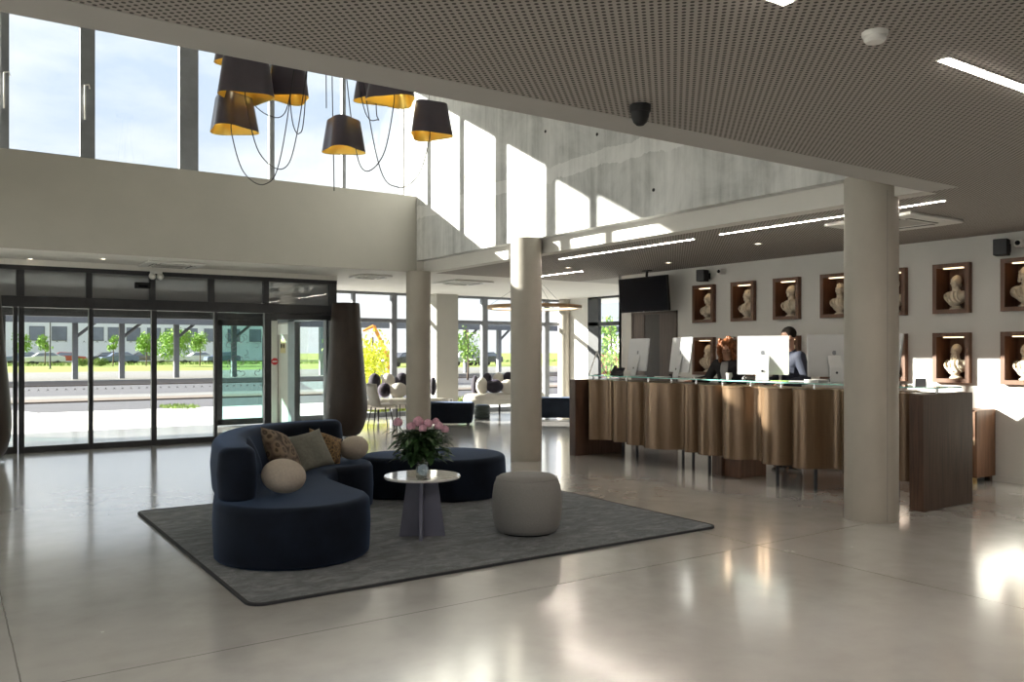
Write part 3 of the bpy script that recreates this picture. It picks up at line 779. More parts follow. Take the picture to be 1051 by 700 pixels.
# vase with peonies
ZT = .016 + .507
vs_ = thing('vase', 'clear glass vase of pink peonies on the low table', 'vase', (3.30, 6.20, ZT))
MB().lathe([(.0, .0), (.040, .0), (.045, .01), (.052, .10), (.060, .20), (.064, .21), (.057, .20), (.049, .10), (.042, .018), (.0, .016)], n=32, cap=False).build('glass_body', 'vase_glass', vs_, world=False, smooth=True)
MB().lathe([(.0, .02), (.041, .02), (.047, .10), (.0, .10)], n=24, cap=False).build('water', 'vase_glass', vs_, world=False, smooth=True)
bq = thing('peony_bouquet', 'bunch of pink peonies with dark leaves in the glass vase', 'flowers', (3.30, 6.20, ZT + .03))
R_ = Vector((C_, -S_, 0)); F_ = Vector((S_, C_, 0))
heads = [(-.20, .02, .40, .042), (-.085, -.03, .37, .040), (-.03, .02, .405, .050), (.055, -.02, .395, .042), (.115, .04, .405, .034), (.145, -.02, .375, .040), (.195, .0, .345, .036), (-.02, .12, .38, .04), (.02, -.10, .36, .036)]
rnd = random.Random(3)
def peony(c, r, k):
    b = MB(); b.ball(c, (r * .62, r * .62, r * .6), 14, 10)
    for ring_, (cnt, tilt, rad) in enumerate(((5, 1.25, .55), (7, .95, .8), (8, .55, 1.0))):
        for i in range(cnt):
            a = 2 * PI * i / cnt + ring_ * .5 + rnd.uniform(-.15, .15)
            d = Vector((math.cos(a), math.sin(a), 0)); up = Vector((0, 0, 1)); side = Vector((-d.y, d.x, 0))
            rows = []
            for j in range(6):
                t = j / 5; ang = -0.7 + t * (tilt + .9)
                base = Vector(c) + d * (r * rad * math.cos(ang) * .95) + up * (r * .95 * math.sin(ang) * 1.0)
                wdt = r * .55 * math.sin(PI * (0.12 + .80 * t)) ** .6
                rows.append([base + side * wdt * q + d * (-.18 * r * q * q) + up * rnd.uniform(-.03, .03) * r for q in (-1, -.5, 0, .5, 1)])
            b.loft(rows, cap=False, closed=False)
    return b
for k, (dx, dy, z, r) in enumerate(heads):
    c = R_ * dx + F_ * dy + Vector((0, 0, z))
    peony(c, r, k).build('peony_head', 'petal', bq, world=False, smooth=True)
    MB().tube([(rnd.uniform(-.02, .02), rnd.uniform(-.02, .02), .0), R_ * dx * .35 + F_ * dy * .35 + Vector((0, 0, z * .5)), c - Vector((0, 0, r * .5))], .0032, 6, smooth=5).build('stem', 'stem', bq, world=False, smooth=True)
def leaf(b, base, d, L, wd, droop):
    d = d.normalized(); side = d.cross(Vector((0, 0, 1))).normalized(); rows = []
    for j in range(6):
        t = j / 5; p = base + d * L * t + Vector((0, 0, -droop * t * t * L))
        w_ = wd * math.sin(PI * min(.98, .06 + .94 * t) ** .8)
        rows.append([p - side * w_ + Vector((0, 0, w_ * .3)), p, p + side * w_ + Vector((0, 0, w_ * .3))])
    b.loft(rows, cap=False, closed=False)
b = MB()
for i in range(560):
    a = rnd.uniform(0, 2 * PI); rr = abs(rnd.gauss(0, .10)); z = rnd.uniform(.13, .35)
    rr = min(rr + .02, .19)
    base = Vector((rr * math.cos(a), rr * math.sin(a), z - rr * .25))
    leaf(b, base, Vector((math.cos(a + rnd.uniform(-.6, .6)), math.sin(a + rnd.uniform(-.6, .6)), rnd.uniform(-.25, .5))), rnd.uniform(.06, .105), rnd.uniform(.020, .032), rnd.uniform(.1, .6))
for dx, z0 in ((-.24, .33), (-.17, .30), (.2, .24), (-.21, .20), (.17, .17)):
    for q in range(4):
        leaf(b, R_ * dx * (0.85 + .08 * q) + F_ * rnd.uniform(-.05, .05) + Vector((0, 0, z0 + rnd.uniform(-.03, .03))), R_ * (1 if dx > 0 else -1) + F_ * rnd.uniform(-.8, .8) + Vector((0, 0, rnd.uniform(-.5, .6))), .075, .018, .5)
lf = b.build('foliage', 'leaf', bq, world=False, smooth=True)
# oval white tag standing before the vase
tg = MB().lathe([(.0, -.003), (.046, -.003), (.048, 0), (.046, .003), (.0, .003)], n=36, cap=False)
o = tg.build('table_card', 'vase_glass', world=False, smooth='auto'); o.scale = (1, 1.0, 1); o.location = (3.27, 6.12, ZT + .049); o.rotation_euler = (PI / 2 - .12, 0, -YAW)
tag(o, 'small round clear card leaning against the flower vase', 'card')

# tall urns
def urn(loc, label):
    o = thing('tall_urn', label, 'urn', loc, group='tall brown urns')
    k = 2.42 / 2.42
    prof = [(.20, .03), (.255, .06), (.325, .18), (.372, .36), (.388, .52), (.383, .68), (.365, .90), (.335, 1.25), (.300, 1.65), (.268, 2.05), (.246, 2.40), (.236, 2.42), (.226, 2.40), (.22, 2.2), (.0, 2.1)]
    MB().lathe(prof, n=56, cap=False).build('body', 'urn', o, world=False, smooth='auto')
    MB().lathe([(.30, 0), (.30, .012), (.20, .02), (.20, .06)], n=40).build('foot_plate', 'steel', o, world=False, smooth='auto')
    return o
q = at_d(355, 449, 15.15); urn((q.x, q.y, 0), 'tall tapering brown urn between entrance doors and lounge')
q = at_d(-21, 476, 11.5); urn((q.x, q.y, 0), 'tall brown urn cut off by the left edge of the photo')

# ------------------------------------------------------------------ RECEPTION DESK
dk = thing('reception_desk', 'long reception desk with wavy bronze front and walnut end panels', 'reception desk', (8.2, 7.1, 0))
ZD = 1.13
MB().box(7.80, 8.72, 4.44, 4.58, 0, ZD).build('end_panel', 'walnut', dk, bevel=.004)
MB().box(7.72, 8.70, 9.70, 9.84, 0, ZD).build('end_panel', 'walnut', dk, bevel=.004)
# wave profile: convex lobes between crest bounds along y
lob = [(9.66, 9.40, .14), (9.40, 9.16, -.05), (9.16, 8.98, .06), (8.98, 8.84, -.05), (8.84, 8.50, .15), (8.50, 7.86, .22), (7.86, 7.74, -.05), (7.74, 7.50, .12), (7.50, 7.10, .17), (7.10, 6.64, .19), (6.64, 6.50, -.03), (6.50, 6.06, .20), (6.06, 5.70, .19), (5.70, 5.44, -.12), (5.44, 5.02, .17), (5.02, 4.62, .12)]
wpts = []
for y0, y1, dep in lob:
    n = 12
    for j in range(n + (1 if (y0, y1) == (5.02, 4.62) else 0)):
        t = j / n; y = y0 + (y1 - y0) * t
        wpts.append((7.99 - dep * (math.sin(PI * t) ** .75 if dep > 0 else math.sin(PI * t)), y))
b = MB()
zb = lambda y: .265
b.loft([[(x, y, .255) for x, y in wpts], [(x, y, ZD - .02) for x, y in wpts]], cap=False, closed=False)
b.loft([[(x, y, ZD - .02) for x, y in wpts], [(8.16, y, ZD - .02) for x, y in wpts], [(8.16, y, .255) for x, y in wpts], [(x, y, .255) for x, y in wpts]], cap=False, closed=False)
wf = b.build('wave_front', 'bronze', dk, smooth='auto')
b = MB(); b.loft([[(x - .012, y, ZD - .022) for x, y in wpts], [(x - .012, y, ZD) for x, y in wpts], [(8.16, y, ZD) for x, y in wpts], [(8.16, y, ZD - .022) for x, y in wpts]], cap=False, closed=False)
b.build('top_trim', 'bronze', dk, smooth='auto')
MB().box(8.16, 8.42, 4.58, 9.70, ZD - .04, ZD).build('counter_top', 'walnut_h', dk)
MB().box(8.20, 8.72, 4.58, 9.70, .70, .74).build('work_surface', 'walnut_h', dk)
MB().box(8.16, 8.20, 4.58, 9.70, .26, ZD - .04).build('inner_panel', 'walnut', dk)
MB().box(8.03, 8.50, 6.86, 7.22, 0, .26).build('plinth_block', 'niche_wood', dk, bevel=.004)
MB().box(7.98, 8.03, 7.12, 7.28, 0, .26).build('plinth_upright', 'walnut', dk, bevel=.003)
for px, py in ((700, 472), (727, 478), (797, 490), (836, 495)):
    p = on_x(px, py, 8.0); MB().lathe([(.02, 0), (.02, .26)], (8.02, p.y, 0), 12).build('leg', 'black_metal', dk, smooth='auto')
for yy in (9.3, 9.0, 7.9, 5.0): MB().lathe([(.02, 0), (.02, .26)], (8.3, yy, 0), 12).build('leg', 'black_metal', dk, smooth='auto')
gs = MB().box(7.93, 8.42, 4.40, 9.92, ZD + .055, ZD + .067).build('glass_shelf', 'glass_shelf', dk)
MB().box(7.925, 7.93, 4.40, 9.92, ZD + .055, ZD + .067).box(7.925, 8.42, 4.395, 4.40, ZD + .055, ZD + .067).build('polished_edge', 'glass_edge', gs)
yy = 9.75
while yy > 4.4:
    MB().lathe([(.014, 0), (.014, .055)], (7.985 if 4.6 < yy < 9.6 else 8.1, yy, ZD), 12).build('standoff', 'steel', dk, smooth='auto'); yy -= .44
ZG = ZD + .067

# computers
def apple(b, z, s, y):
    pts = []
    for i in range(28):
        a = 2 * PI * i / 28; r = s * (1 - .10 * math.cos(2 * a)) * (1 - .16 * max(0, math.sin(a)) ** 8 - .12 * max(0, -math.sin(a)) ** 12)
        x_ = r * math.cos(a); z_ = r * math.sin(a)
        dd = math.hypot(x_ - s * 1.12, z_ - s * .12)
        if dd < s * .42: x_ = s * 1.12 - (s * .42) * .95
        pts.append((x_, z_))
    n = len(pts)
    b.add([(x_, y, z + z_) for x_, z_ in pts] + [(x_, y - .001, z + z_) for x_, z_ in pts], [tuple(range(n)), tuple(range(2 * n - 1, n - 1, -1))] + [(i, (i + 1) % n, n + (i + 1) % n, n + i) for i in range(n)])
def computer(loc, normal_deg, label, w=.60, h=.47, lean=-.12, z=ZG):
    o = thing('desktop_computer', label, 'computer', (loc[0], loc[1], z), math.radians(normal_deg + 90), group='all in one computers on the desk')
    # local: -y is the back of the screen (towards visitors)
    Hc = .305
    po = Matrix.Translation((0, 0.0, Hc)) @ Matrix.Rotation(lean, 4, 'X')
    prof = round_rect(-w / 2, w / 2, -h / 2, h / 2, .012, 4)
    b = MB(); b.loft([[po @ Vector((x, yv, z_)) for x, z_ in prof] for yv in (-.008, .008)])
    sh = b.build('display', 'aluminium', o, world=False, smooth='auto')
    b = MB(); pr2 = round_rect(-w / 2 + .01, w / 2 - .01, -h / 2 + .07, h / 2 - .01, .006, 3)
    b.loft([[po @ Vector((x, yv, z_)) for x, z_ in pr2] for yv in (.0082, .0092)]); b.build('screen', 'screen', sh, world=False)
    b = MB(); apple(b, 0, .026, -.0084)
    lg = MB(); lg.v = [po @ (v + Vector((0, 0, .03))) for v in b.v]; lg.f = b.f
    lg.build('logo', 'frame_grey', sh, world=False)
    sw = .075
    b = MB(); sec = []
    for yv, z_, t in ((-.005, .30, .006), (-.05, .17, .008), (-.085, .012, .008), (-.078, .0, .008)): sec.append((yv, z_, t))
    rings = [[(-sw, yv - t, z_), (sw, yv - t, z_), (sw, yv + t, z_ + .004), (-sw, yv + t, z_ + .004)] for yv, z_, t in sec]
    b.loft(rings); b.box(-sw, sw, -.092, .10, 0, .008)
    st = b.build('stand', 'aluminium', o, world=False, bevel=.002)
    MB().lathe([(.014, 0), (.014, .003)], n=16).build('cable_hole', 'black_plastic', st, world=False).location = (0, -.0755, .115)
    st.children[0].rotation_euler = (PI / 2 - .2, 0, 0)
    return o
def spot(px, X): return on_x(px, 385, X)
q = spot(655, 8.20); computer((q.x, q.y), 166, 'leftmost computer turned away beside the black phone', .56, .46)
q = spot(699, 8.20); computer((q.x, q.y), 160, 'turned computer with sun streaks left of the woman', .60, .47)
q = spot(783, 8.20); computer((q.x, q.y), 214, 'brightly sunlit computer in front of the two receptionists', .60, .47, lean=-.05)
q = spot(856, 8.20); computer((q.x, q.y), 238, 'shaded computer left of the near column', .60, .47, lean=-.05)
q = spot(910, 8.25); computer((q.x, q.y), 150, 'computer seen edge on right of the near column', .56, .46)

# tent sign, phone, leaflets, small items
p = on_x(613, 388, 8.1)
o = thing('tent_sign', 'white open A shaped table sign at the left end of the desk', 'sign', (p.x, p.y, ZG), math.radians(-40))
for s in (-1, 1):
    b = MB(); b.loft([[(s * .125 - .008, -.075, 0), (s * .125 + .008, -.075, 0), (s * .125 + .008, .075, 0), (s * .125 - .008, .075, 0)], [(-.008, -.075, .36), (.008, -.075, .36), (.008, .075, .36), (-.008, .075, .36)]])
    b.build('panel', 'white_plastic', o, world=False)
p = on_x(634, 386, 8.12)
o = thing('desk_phone', 'black desk phone with raised receiver left of the first computer', 'telephone', (p.x, p.y, ZG), math.radians(-60))
MB().obox((0, 0, .055), (.17, .20, .02), 0, .55).build('body', 'black_plastic', o, world=False, bevel=.006)
MB().box(-.06, .06, .03, .075, 0, .07).build('foot', 'black_plastic', o, world=False)
MB().obox((-.055, -.01, .085), (.045, .20, .026), 0, .55).build('receiver', 'black_plastic', o, world=False, bevel=.01)
MB().obox((.03, .03, .085), (.09, .06, .004), 0, .55).build('display', 'screen', o, world=False)
def flat(name, px, X, mt, size, label, rz=.3, h=.004, cat='leaflet', group=None):
    p = on_x(px, 387, X); o = MB().obox((0, 0, h / 2), (*size, h), rz).build(name, mt, world=False, bevel=.001 if h > .01 else 0)
    o.location = (p.x, p.y, ZG + .0005); return tag(o, label, cat, group)
flat('leaflet', 801, 8.22, 'leaflet_green', (.15, .21), 'green printed leaflet on the glass below the man')
flat('paper_pile', 838, 8.18, 'paper', (.16, .22), 'small pile of white papers left of the shaded computer', -.2, .03, 'papers')
flat('leaflet', 820, 8.28, 'paper', (.15, .21), 'white sheet on the glass between leaflet and papers', .5)
flat('leaflet', 680, 8.24, 'paper', (.15, .21), 'white sheet lying on the glass left of the second computer', .9)
flat('leaflet', 712, 8.10, 'paper', (.12, .17), 'white sheet lying on the glass right of the second computer', .1)
p = on_x(748, 386, 8.2)
o = thing('cup', 'white cup on the glass in front of the woman', 'cup', (p.x, p.y, ZG))
MB().lathe([(.0, .0), (.03, 0), (.04, .08), (.037, .08), (.028, .006), (.0, .006)], n=24, cap=False).build('body', 'white_plastic', o, world=False, smooth='auto')
MB().tube([(.036, 0, .065), (.062, 0, .06), (.062, 0, .03), (.034, 0, .022)], .005, 6, smooth=4).build('handle', 'white_plastic', o, world=False, smooth=True)
p = on_x(764, 388, 8.1)
o = thing('hand_bell', 'small steel service bell on the glass beside the sunlit computer', 'bell', (p.x, p.y, ZG))
MB().lathe([(.035, 0), (.035, .006), (.03, .012)], n=24).build('base', 'black_plastic', o, world=False, smooth='auto')
MB().lathe([(.032, .012), (.028, .03), (.015, .042), (.004, .045)], n=24).build('dome', 'steel', o, world=False, smooth=True)
MB().lathe([(.005, .045), (.005, .056)], n=10).build('button', 'steel', o, world=False)
p = on_x(945, 398, 8.1)
o = thing('card_holder', 'small grey tent card at the right end of the glass', 'card', (p.x, p.y, ZG), .6)
for s in (-1, 1):
    MB().loft([[(s * .04 - .002, -.05, 0), (s * .04 + .002, -.05, 0), (s * .04 + .002, .05, 0), (s * .04 - .002, .05, 0)], [(-.002, -.05, .08), (.002, -.05, .08), (.002, .05, .08), (-.002, .05, .08)]]).build('panel', 'frame_grey', o, world=False)
p = on_x(840, 386, 8.3)
o = thing('payment_terminal', 'dark card reader on the glass beside the white papers', 'card reader', (p.x + .12, p.y - .12, ZG), .4)
MB().obox((0, 0, .05), (.08, .17, .035), 0, .4).build('body', 'black_plastic', o, world=False, bevel=.008)
MB().obox((0, .035, .083), (.06, .055, .004), 0, .4).build('display', 'screen', o, world=False)
MB().box(-.03, .03, -.02, .06, 0, .04).build('foot', 'black_plastic', o, world=False)

# low cabinet by the wall behind the desk
cb = thing('low_cabinet', 'low walnut cabinet against the niche wall behind the desk', 'cabinet', (10.16, 6.2, 0))
MB().box(9.95, XN - .014, 5.02, 7.4, .07, .86).build('carcass', 'walnut_h', cb, bevel=.004)
for i in range(4):
    dd = MB().box(9.93, 9.95, 5.03 + i * .59, 5.61 + i * .59, .09, .845).build('door', 'walnut_h', cb, bevel=.003)
    MB().obox((9.92, 5.10 + i * .59, .60), (.02, .05, .10)).build('handle', 'brass', dd, bevel=.004)
for x_, y_ in ((9.99, 5.08), (10.34, 5.08), (9.99, 7.34), (10.34, 7.34)): MB().box(x_ - .03, x_ + .03, y_ - .03, y_ + .03, 0, .08).build('foot', 'brass' if x_ < 10.2 else 'walnut', cb)

# ------------------------------------------------------------------ NICHES AND BUSTS
def make_niche(label, y, z):
    o = thing('display_niche', label, 'wall niche', (XN, y, z), group='wooden display niches on the wall')
    w_, h_, t, pr, dp = NW / 2, NH, .05, .075, .26
    b = MB()
    b.box(-pr, dp, -w_, -w_ + t, 0, h_).box(-pr, dp, w_ - t, w_, 0, h_).box(-pr, dp, -w_ + t, w_ - t, 0, t).box(-pr, dp, -w_ + t, w_ - t, h_ - t, h_)
    b.build('frame', 'niche_wood', o, world=False)
    MB().box(dp - .02, dp, -w_ + t, w_ - t, t, h_ - t).build('back_panel', 'niche_wood', o, world=False)
    MB().box(-.02, .02, -w_ + t + .06, w_ - t - .06, h_ - t - .012, h_ - t).build('light_strip', 'niche_led', o, world=False)
    return o
def bust_mesh(v):
    r = random.Random(v); b = MB()
    b.lathe([(.0, 0), (.062, 0), (.064, .012), (.045, .022), (.034, .04), (.034, .055), (.0, .055)], n=24, cap=False)
    # chest cut as a rounded shield, shoulders, neck
    b.ball((0, 0, .125), (.070, .112, .075), 24, 14)
    b.ball((.005, .075, .135), (.052, .055, .055), 16, 10); b.ball((.005, -.075, .135), (.052, .055, .055), 16, 10)
    b.ball((-.03, 0, .10), (.05, .075, .07), 16, 10)
    b.tube([(.005, 0, .16), (-.002, 0, .235)], [.042, .036], 16)
    hz = .285; b.ball((-.005, 0, hz), (.052, .045, .062), 24, 16); b.ball((-.02, 0, hz - .032), (.036, .034, .034), 16, 10)
    b.ball((-.060, 0, hz - .012), (.012, .009, .018), 10, 8); b.ball((-.052, 0, hz + .012), (.010, .03, .007), 10, 8)
    b.ball((-.052, 0, hz - .036), (.008, .014, .005), 10, 8); b.ball((-.046, 0, hz - .055), (.014, .016, .012), 10, 8)
    for s in (-1, 1):
        b.ball((0, s * .046, hz - .005), (.012, .007, .02), 8, 8); b.ball((-.046, s * .022, hz - .016), (.012, .013, .012), 8, 8)
    if v == 0:      # curled wig
        for s in (-1, 1):
            for q in range(4): b.ball((.012, s * (.048 + .003 * q), hz + .025 - .026 * q), (.024, .015, .016), 10, 8)
        b.ball((.012, 0, hz + .02), (.052, .052, .055), 16, 10)
    elif v == 1:    # short locks and drapery
        for q in range(26):
            a = r.uniform(0, 2 * PI); p = r.uniform(.15, 1.3); b.ball((.008 + .05 * math.cos(a) * math.cos(p) , .046 * math.sin(a) * math.cos(p), hz + .008 + .062 * math.sin(p)), (.014, .014, .013), 8, 6)
    elif v == 2:    # beard
        for q in range(14): b.ball((-.038 + r.uniform(-.012, .014), r.uniform(-.032, .032), hz - .055 - r.uniform(0, .035)), (.016, .013, .018), 8, 6)
        b.ball((.012, 0, hz + .016), (.05, .049, .052), 14, 10)
    else:           # tied back hair
        b.ball((.014, 0, hz + .014), (.051, .048, .056), 16, 10); b.ball((.058, 0, hz - .03), (.022, .02, .03), 12, 8)
    # drapery folds
    for q in range(4):
        y0 = -.10 + .045 * q
        b.tube([(-.055, y0 + .05, .19 - .01 * q), (-.085, y0 + .035, .12), (-.075, y0 + .0, .07)], [.011, .008], 8, smooth=4)
    o = b.build('bust', 'plaster_bust', world=False)
    m = o.modifiers.new('r', 'REMESH'); m.mode = 'VOXEL'; m.voxel_size = .0048; m.use_smooth_shade = True
    s = o.modifiers.new('s', 'SMOOTH'); s.factor = .5; s.iterations = 2
    me = bake(o).data; bpy.data.objects.remove(o); return me
bmesh_ = [bust_mesh(v) for v in range(4)]
ordw = ['first', 'second', 'third', 'fourth', 'fifth', 'sixth', 'seventh']
hairw = ['with curled wig hair', 'with short curly locks', 'with a full beard', 'with smooth tied back hair']
order = [[2, 1, 0, 3, 1, 2, 3], [0, 1, 3, 1, 2, 3, 0]]
for row, rn in ((1, 'upper'), (0, 'lower')):
    for k_, y in enumerate(NY):
        make_niche('%s wooden niche from the television in the %s row' % (ordw[k_], rn), y, NZ[row])
        v = order[row][k_]
        o = bpy.data.objects.new('bust', bmesh_[v]); COL.objects.link(o)
        o.location = (XN + .09, y + .015, NZ[row] + .05); o.rotation_euler = (0, 0, random.uniform(-.35, .35)); sc_ = 1.27 + random.uniform(-.06, .06); o.scale = (sc_, sc_ * 0.98, sc_)
        tag(o, 'plaster bust %s in the %s %s niche from the television' % (hairw[v], ordw[k_], rn), 'bust', 'plaster busts in the wall niches')

# ------------------------------------------------------------------ TELEVISION, SPEAKERS, CAMERAS
tv = thing('television', 'black flat television hung tilted from the ceiling above the brown door', 'television', (10.0, 10.68, 2.53))
tvr = Euler((0, math.radians(-5), 0)).to_matrix().to_4x4()
b = MB(); b.loft([[tvr @ Vector((x, y, z)) for y, z in round_rect(-.60, .60, -.30, .30, .01, 3)] for x in (-.02, .03)]); b.build('housing', 'black_plastic', tv, world=False, smooth='auto')
b = MB(); b.loft([[tvr @ Vector((x, y, z)) for y, z in round_rect(-.585, .585, -.285, .288, .006, 3)] for x in (-.0235, -.0205)]); b.build('screen', 'screen', tv, world=False)
b = MB(); b.box(-.023, -.021, -.02, .02, -.297, -.291); b.v = [tvr @ v for v in b.v]; b.build('badge', 'aluminium', tv, world=False)
MB().tube([(.06, 0, .0), (.08, 0, .41)], .022, 12).box(.03, .09, -.15, .15, -.1, .1).box(.03, .13, -.08, .08, .405, .42).build('ceiling_bracket', 'black_plastic', tv, world=False)
def speaker(px, py, label):
    p = on_x(px, py, XN - .16); o = thing('wall_speaker', label, 'speaker', p, math.radians(14), group='black wall speakers')
    MB().box(-.08, .08, -.075, .075, -.095, .095).build('cabinet', 'black_plastic', o, world=False, bevel=.008)
    MB().box(-.084, -.08, -.066, .066, -.086, .086).build('grille', 'black_metal', o, world=False)
    MB().tube([(.08, 0, 0), (.155, -.03, 0)], .02, 10).box(.148, .16, -.08, .02, -.05, .05).build('bracket', 'black_plastic', o, world=False)
    return o
speaker(721, 283, 'black wall speaker above the first upper niche'); speaker(1028, 254, 'black wall speaker above the rightmost upper niche')
def cctv(px, py, label):
    p = on_x(px, py, XN - .07); o = thing('security_camera', label, 'camera', p, math.radians(10), group='small white wall cameras')
    MB().lathe([(.05, 0), (.05, .02), (.02, .03)], n=20).build('base', 'white_plastic', o, world=False, smooth='auto').location = (.075, 0, .02)
    o.children[0].rotation_euler = (0, -PI / 2, 0)
    MB().box(-.10, .06, -.042, .042, -.04, .045).build('body', 'white_plastic', o, world=False, bevel=.014)
    l_ = MB().lathe([(.028, 0), (.028, .006)], n=18).build('lens', 'screen', o, world=False); l_.location = (-.098, 0, .0); l_.rotation_euler = (0, -PI / 2, 0)
cctv(741, 279, 'white wall camera right of the speaker above the first niches'); cctv(1047, 250, 'white wall camera beside the rightmost speaker')

# ------------------------------------------------------------------ CHANDELIER
TOP = Vector((3.22, 8.1, 6.60))
ch = thing('chandelier', 'cluster of black and gold lampshades with long looping cables in the void', 'chandelier', TOP)
def at_l(px, py, d=8.5): return at_d(px, py, d)
MB().lathe([(.0, 0), (.17, 0), (.17, -.04), (.0, -.045)], n=32, cap=False).build('ceiling_rose', 'black_metal', ch, world=False, smooth='auto')
def shade_ring(r, z, rot, n=48, tri=.19):
    out = []
    for i in range(n):
        a = 2 * PI * i / n; rr = r * (1 + tri * math.cos(3 * (a - rot)) + .02 * math.cos(6 * (a - rot)))
        out.append((rr * math.cos(a), rr * math.sin(a), z))
    return out
def lamp(px, py0, py1, wpx, d, rot, dip=None, sw=1):
    bot = at_d(px, py1, d); hgt = (py1 - py0) / FPX * d * .90; r = wpx / FPX * d / 2 / 1.05
    ctr = Vector((bot.x, bot.y, bot.z + .03))
    L = ctr - TOP
    b = MB(); rt = r * .76
    b.loft([[Vector(p) + L for p in shade_ring(r, 0, rot)], [Vector(p) + L for p in shade_ring((r + rt) / 2, hgt * .5, rot)], [Vector(p) + L for p in shade_ring(rt, hgt, rot)], [Vector(p) + L for p in shade_ring(rt * .97, hgt + .008, rot)], [Vector(p) + L for p in shade_ring(.02, hgt + .012, rot)]], cap=False)
    s = b.build('lampshade', 'shade', ch, world=False, smooth='auto')
    b = MB(); e = .008
    b.loft([[Vector(p) + L for p in shade_ring(r, 0, rot)], [Vector(p) + L for p in shade_ring(r - e, .004, rot)], [Vector(p) + L for p in shade_ring(rt - e, hgt - .006, rot)], [Vector(p) + L for p in shade_ring(.02, hgt - .004, rot)]], cap=False)
    b.build('lining', 'gold', s, world=False, smooth='auto')
    b = MB(); b.ball(L + Vector((0, 0, hgt * .50)), .034, 14, 10); b.build('bulb', 'bulb', s, world=False, smooth=True)
    b = MB(); b.tube([L + Vector((0, 0, hgt * .52)), L + Vector((0, 0, hgt * .85))], .018, 10); b.build('lamp_holder', 'black_plastic', s, world=False)
    MB().tube([L + Vector((0, 0, hgt)), Vector((L.x, L.y, .0))], .0025, 5).build('suspension_wire', 'cable', ch, world=False)
    if dip:
        dx, dy_ = dip; D = at_d(dx, dy_, d) - TOP
        end = Vector((random.uniform(-.1, .1), random.uniform(-.1, .1), -.03))
        a = L + Vector((0, 0, hgt * .4)); zb_ = D.z
        P = [a, L + Vector((0, 0, -.04)), L + (D - L) * .35 + Vector((0, 0, (zb_ - L.z) * .42)), D + Vector((0, 0, 0)), D + (end - D) * .28 + Vector((0, 0, -(end - D).z * .28 + (L.z - zb_) * .55)), D + (end - D) * .62 + Vector((0, 0, -(end - D).z * .12)), end]
        MB().tube(P, .0055, 6, smooth=8).build('cable', 'cable', ch, world=False, smooth=True)
lamp(246, 28, 67, 46, 8.9, .4, (288, 120))
lamp(252.5, 52, 104, 53, 8.3, 1.3, (291, 173))
lamp(238, 99, 137, 48, 8.5, 2.0, (272, 189))
lamp(298, 66, 105, 41, 8.7, .9, (307, 137))
lamp(352, 123, 158, 43, 8.2, 2.1, None)
lamp(386, 70, 106, 42, 8.9, 2.4, (388, 123))
lamp(404, 74, 107, 50, 8.3, .7, (374, 175))
lamp(440.5, 107, 143, 43, 8.4, 1.5, (408, 192))
def cab(pts, d=8.5): MB().tube([at_d(x, y, d) - TOP for x, y in pts] , .0055, 6, smooth=8).build('cable', 'cable', ch, world=False, smooth=True)
MB().tube([Vector((.05, 0, -.03)), at_d(341, 90, 8.4) - TOP, at_d(343, 196, 8.4) - TOP], .005, 6).build('cable', 'cable', ch, world=False)
MB().tube([Vector((0, .05, -.03)), at_d(335, 111, 8.5) - TOP], .005, 6).build('cable', 'cable', ch, world=False)

# ------------------------------------------------------------------ RING PENDANT
pc = at_d(548.5, 315.5, 15.5)
rg = thing('ring_pendant', 'large flat oak ring pendant lamp hanging behind the middle column', 'pendant lamp', pc)
b = MB(); n = 72; sec = [(.80, -.03), (.88, -.03), (.88, .03), (.80, .03)]
b.loft([[(r * math.cos(2 * PI * i / n), r * math.sin(2 * PI * i / n), z) for r, z in sec] for i in range(n)] + [[(r, 0, z) for r, z in sec]], cap=False)
b.build('ring', 'ring_wood', rg, world=False, smooth='auto')
b = MB(); sec = [(.795, -.018), (.80, -.018), (.80, .018), (.795, .018)]
b.loft([[(r * math.cos(2 * PI * i / n), r * math.sin(2 * PI * i / n), z) for r, z in sec] for i in range(n)] + [[(r, 0, z) for r, z in sec]], cap=False)
b.build('light_band', 'ring_led', rg, world=False)
zt = ZC - pc.z
for a in (.5, .5 + 2 * PI / 3, .5 + 4 * PI / 3): MB().tube([(.84 * math.cos(a), .84 * math.sin(a), .03), (.0, 0, zt)], .003, 5).build('wire', 'cable', rg, world=False)
MB().lathe([(.0, zt), (.09, zt), (.09, zt - .03), (.0, zt - .03)], n=24, cap=False).build('ceiling_rose', 'white_plastic', rg, world=False)

# ------------------------------------------------------------------ LOUNGE FURNITURE
def ball_sofa(name, label, c, rz, path, seat, balls, legs):
    o = thing(name, label, 'sofa', c)
    band_body([(x - 0, y, r) for x, y, r in path], seat[0], seat[1], .06, .09, .02).build('seat', 'white_leather', o, smooth='auto')
    for x, y in legs: MB().lathe([(.02, 0), (.03, seat[0] + .06)], (x, y, 0), 10).build('leg', 'black_plastic', o, smooth='auto')
    for p, r, m_, a in balls:
        b = MB(); b.ball(p, r, 20, 14, Euler((0, 0, a)))
        b.build('back_ball', m_, o, smooth=True)
    return o
def bb(px, py, wpx, hpx, d, m_, thick=.13, a=-YAW):
    return (at_d(px, py, d), (wpx / FPX * d / 2, thick, hpx / FPX * d / 2), m_, a)
p0 = on_z(383, 414, .45); d = 19.1
A = [at_d(x, 412, dd) for x, dd in ((381, 18.6), (400, 18.9), (425, 19.1), (446, 19.2))]
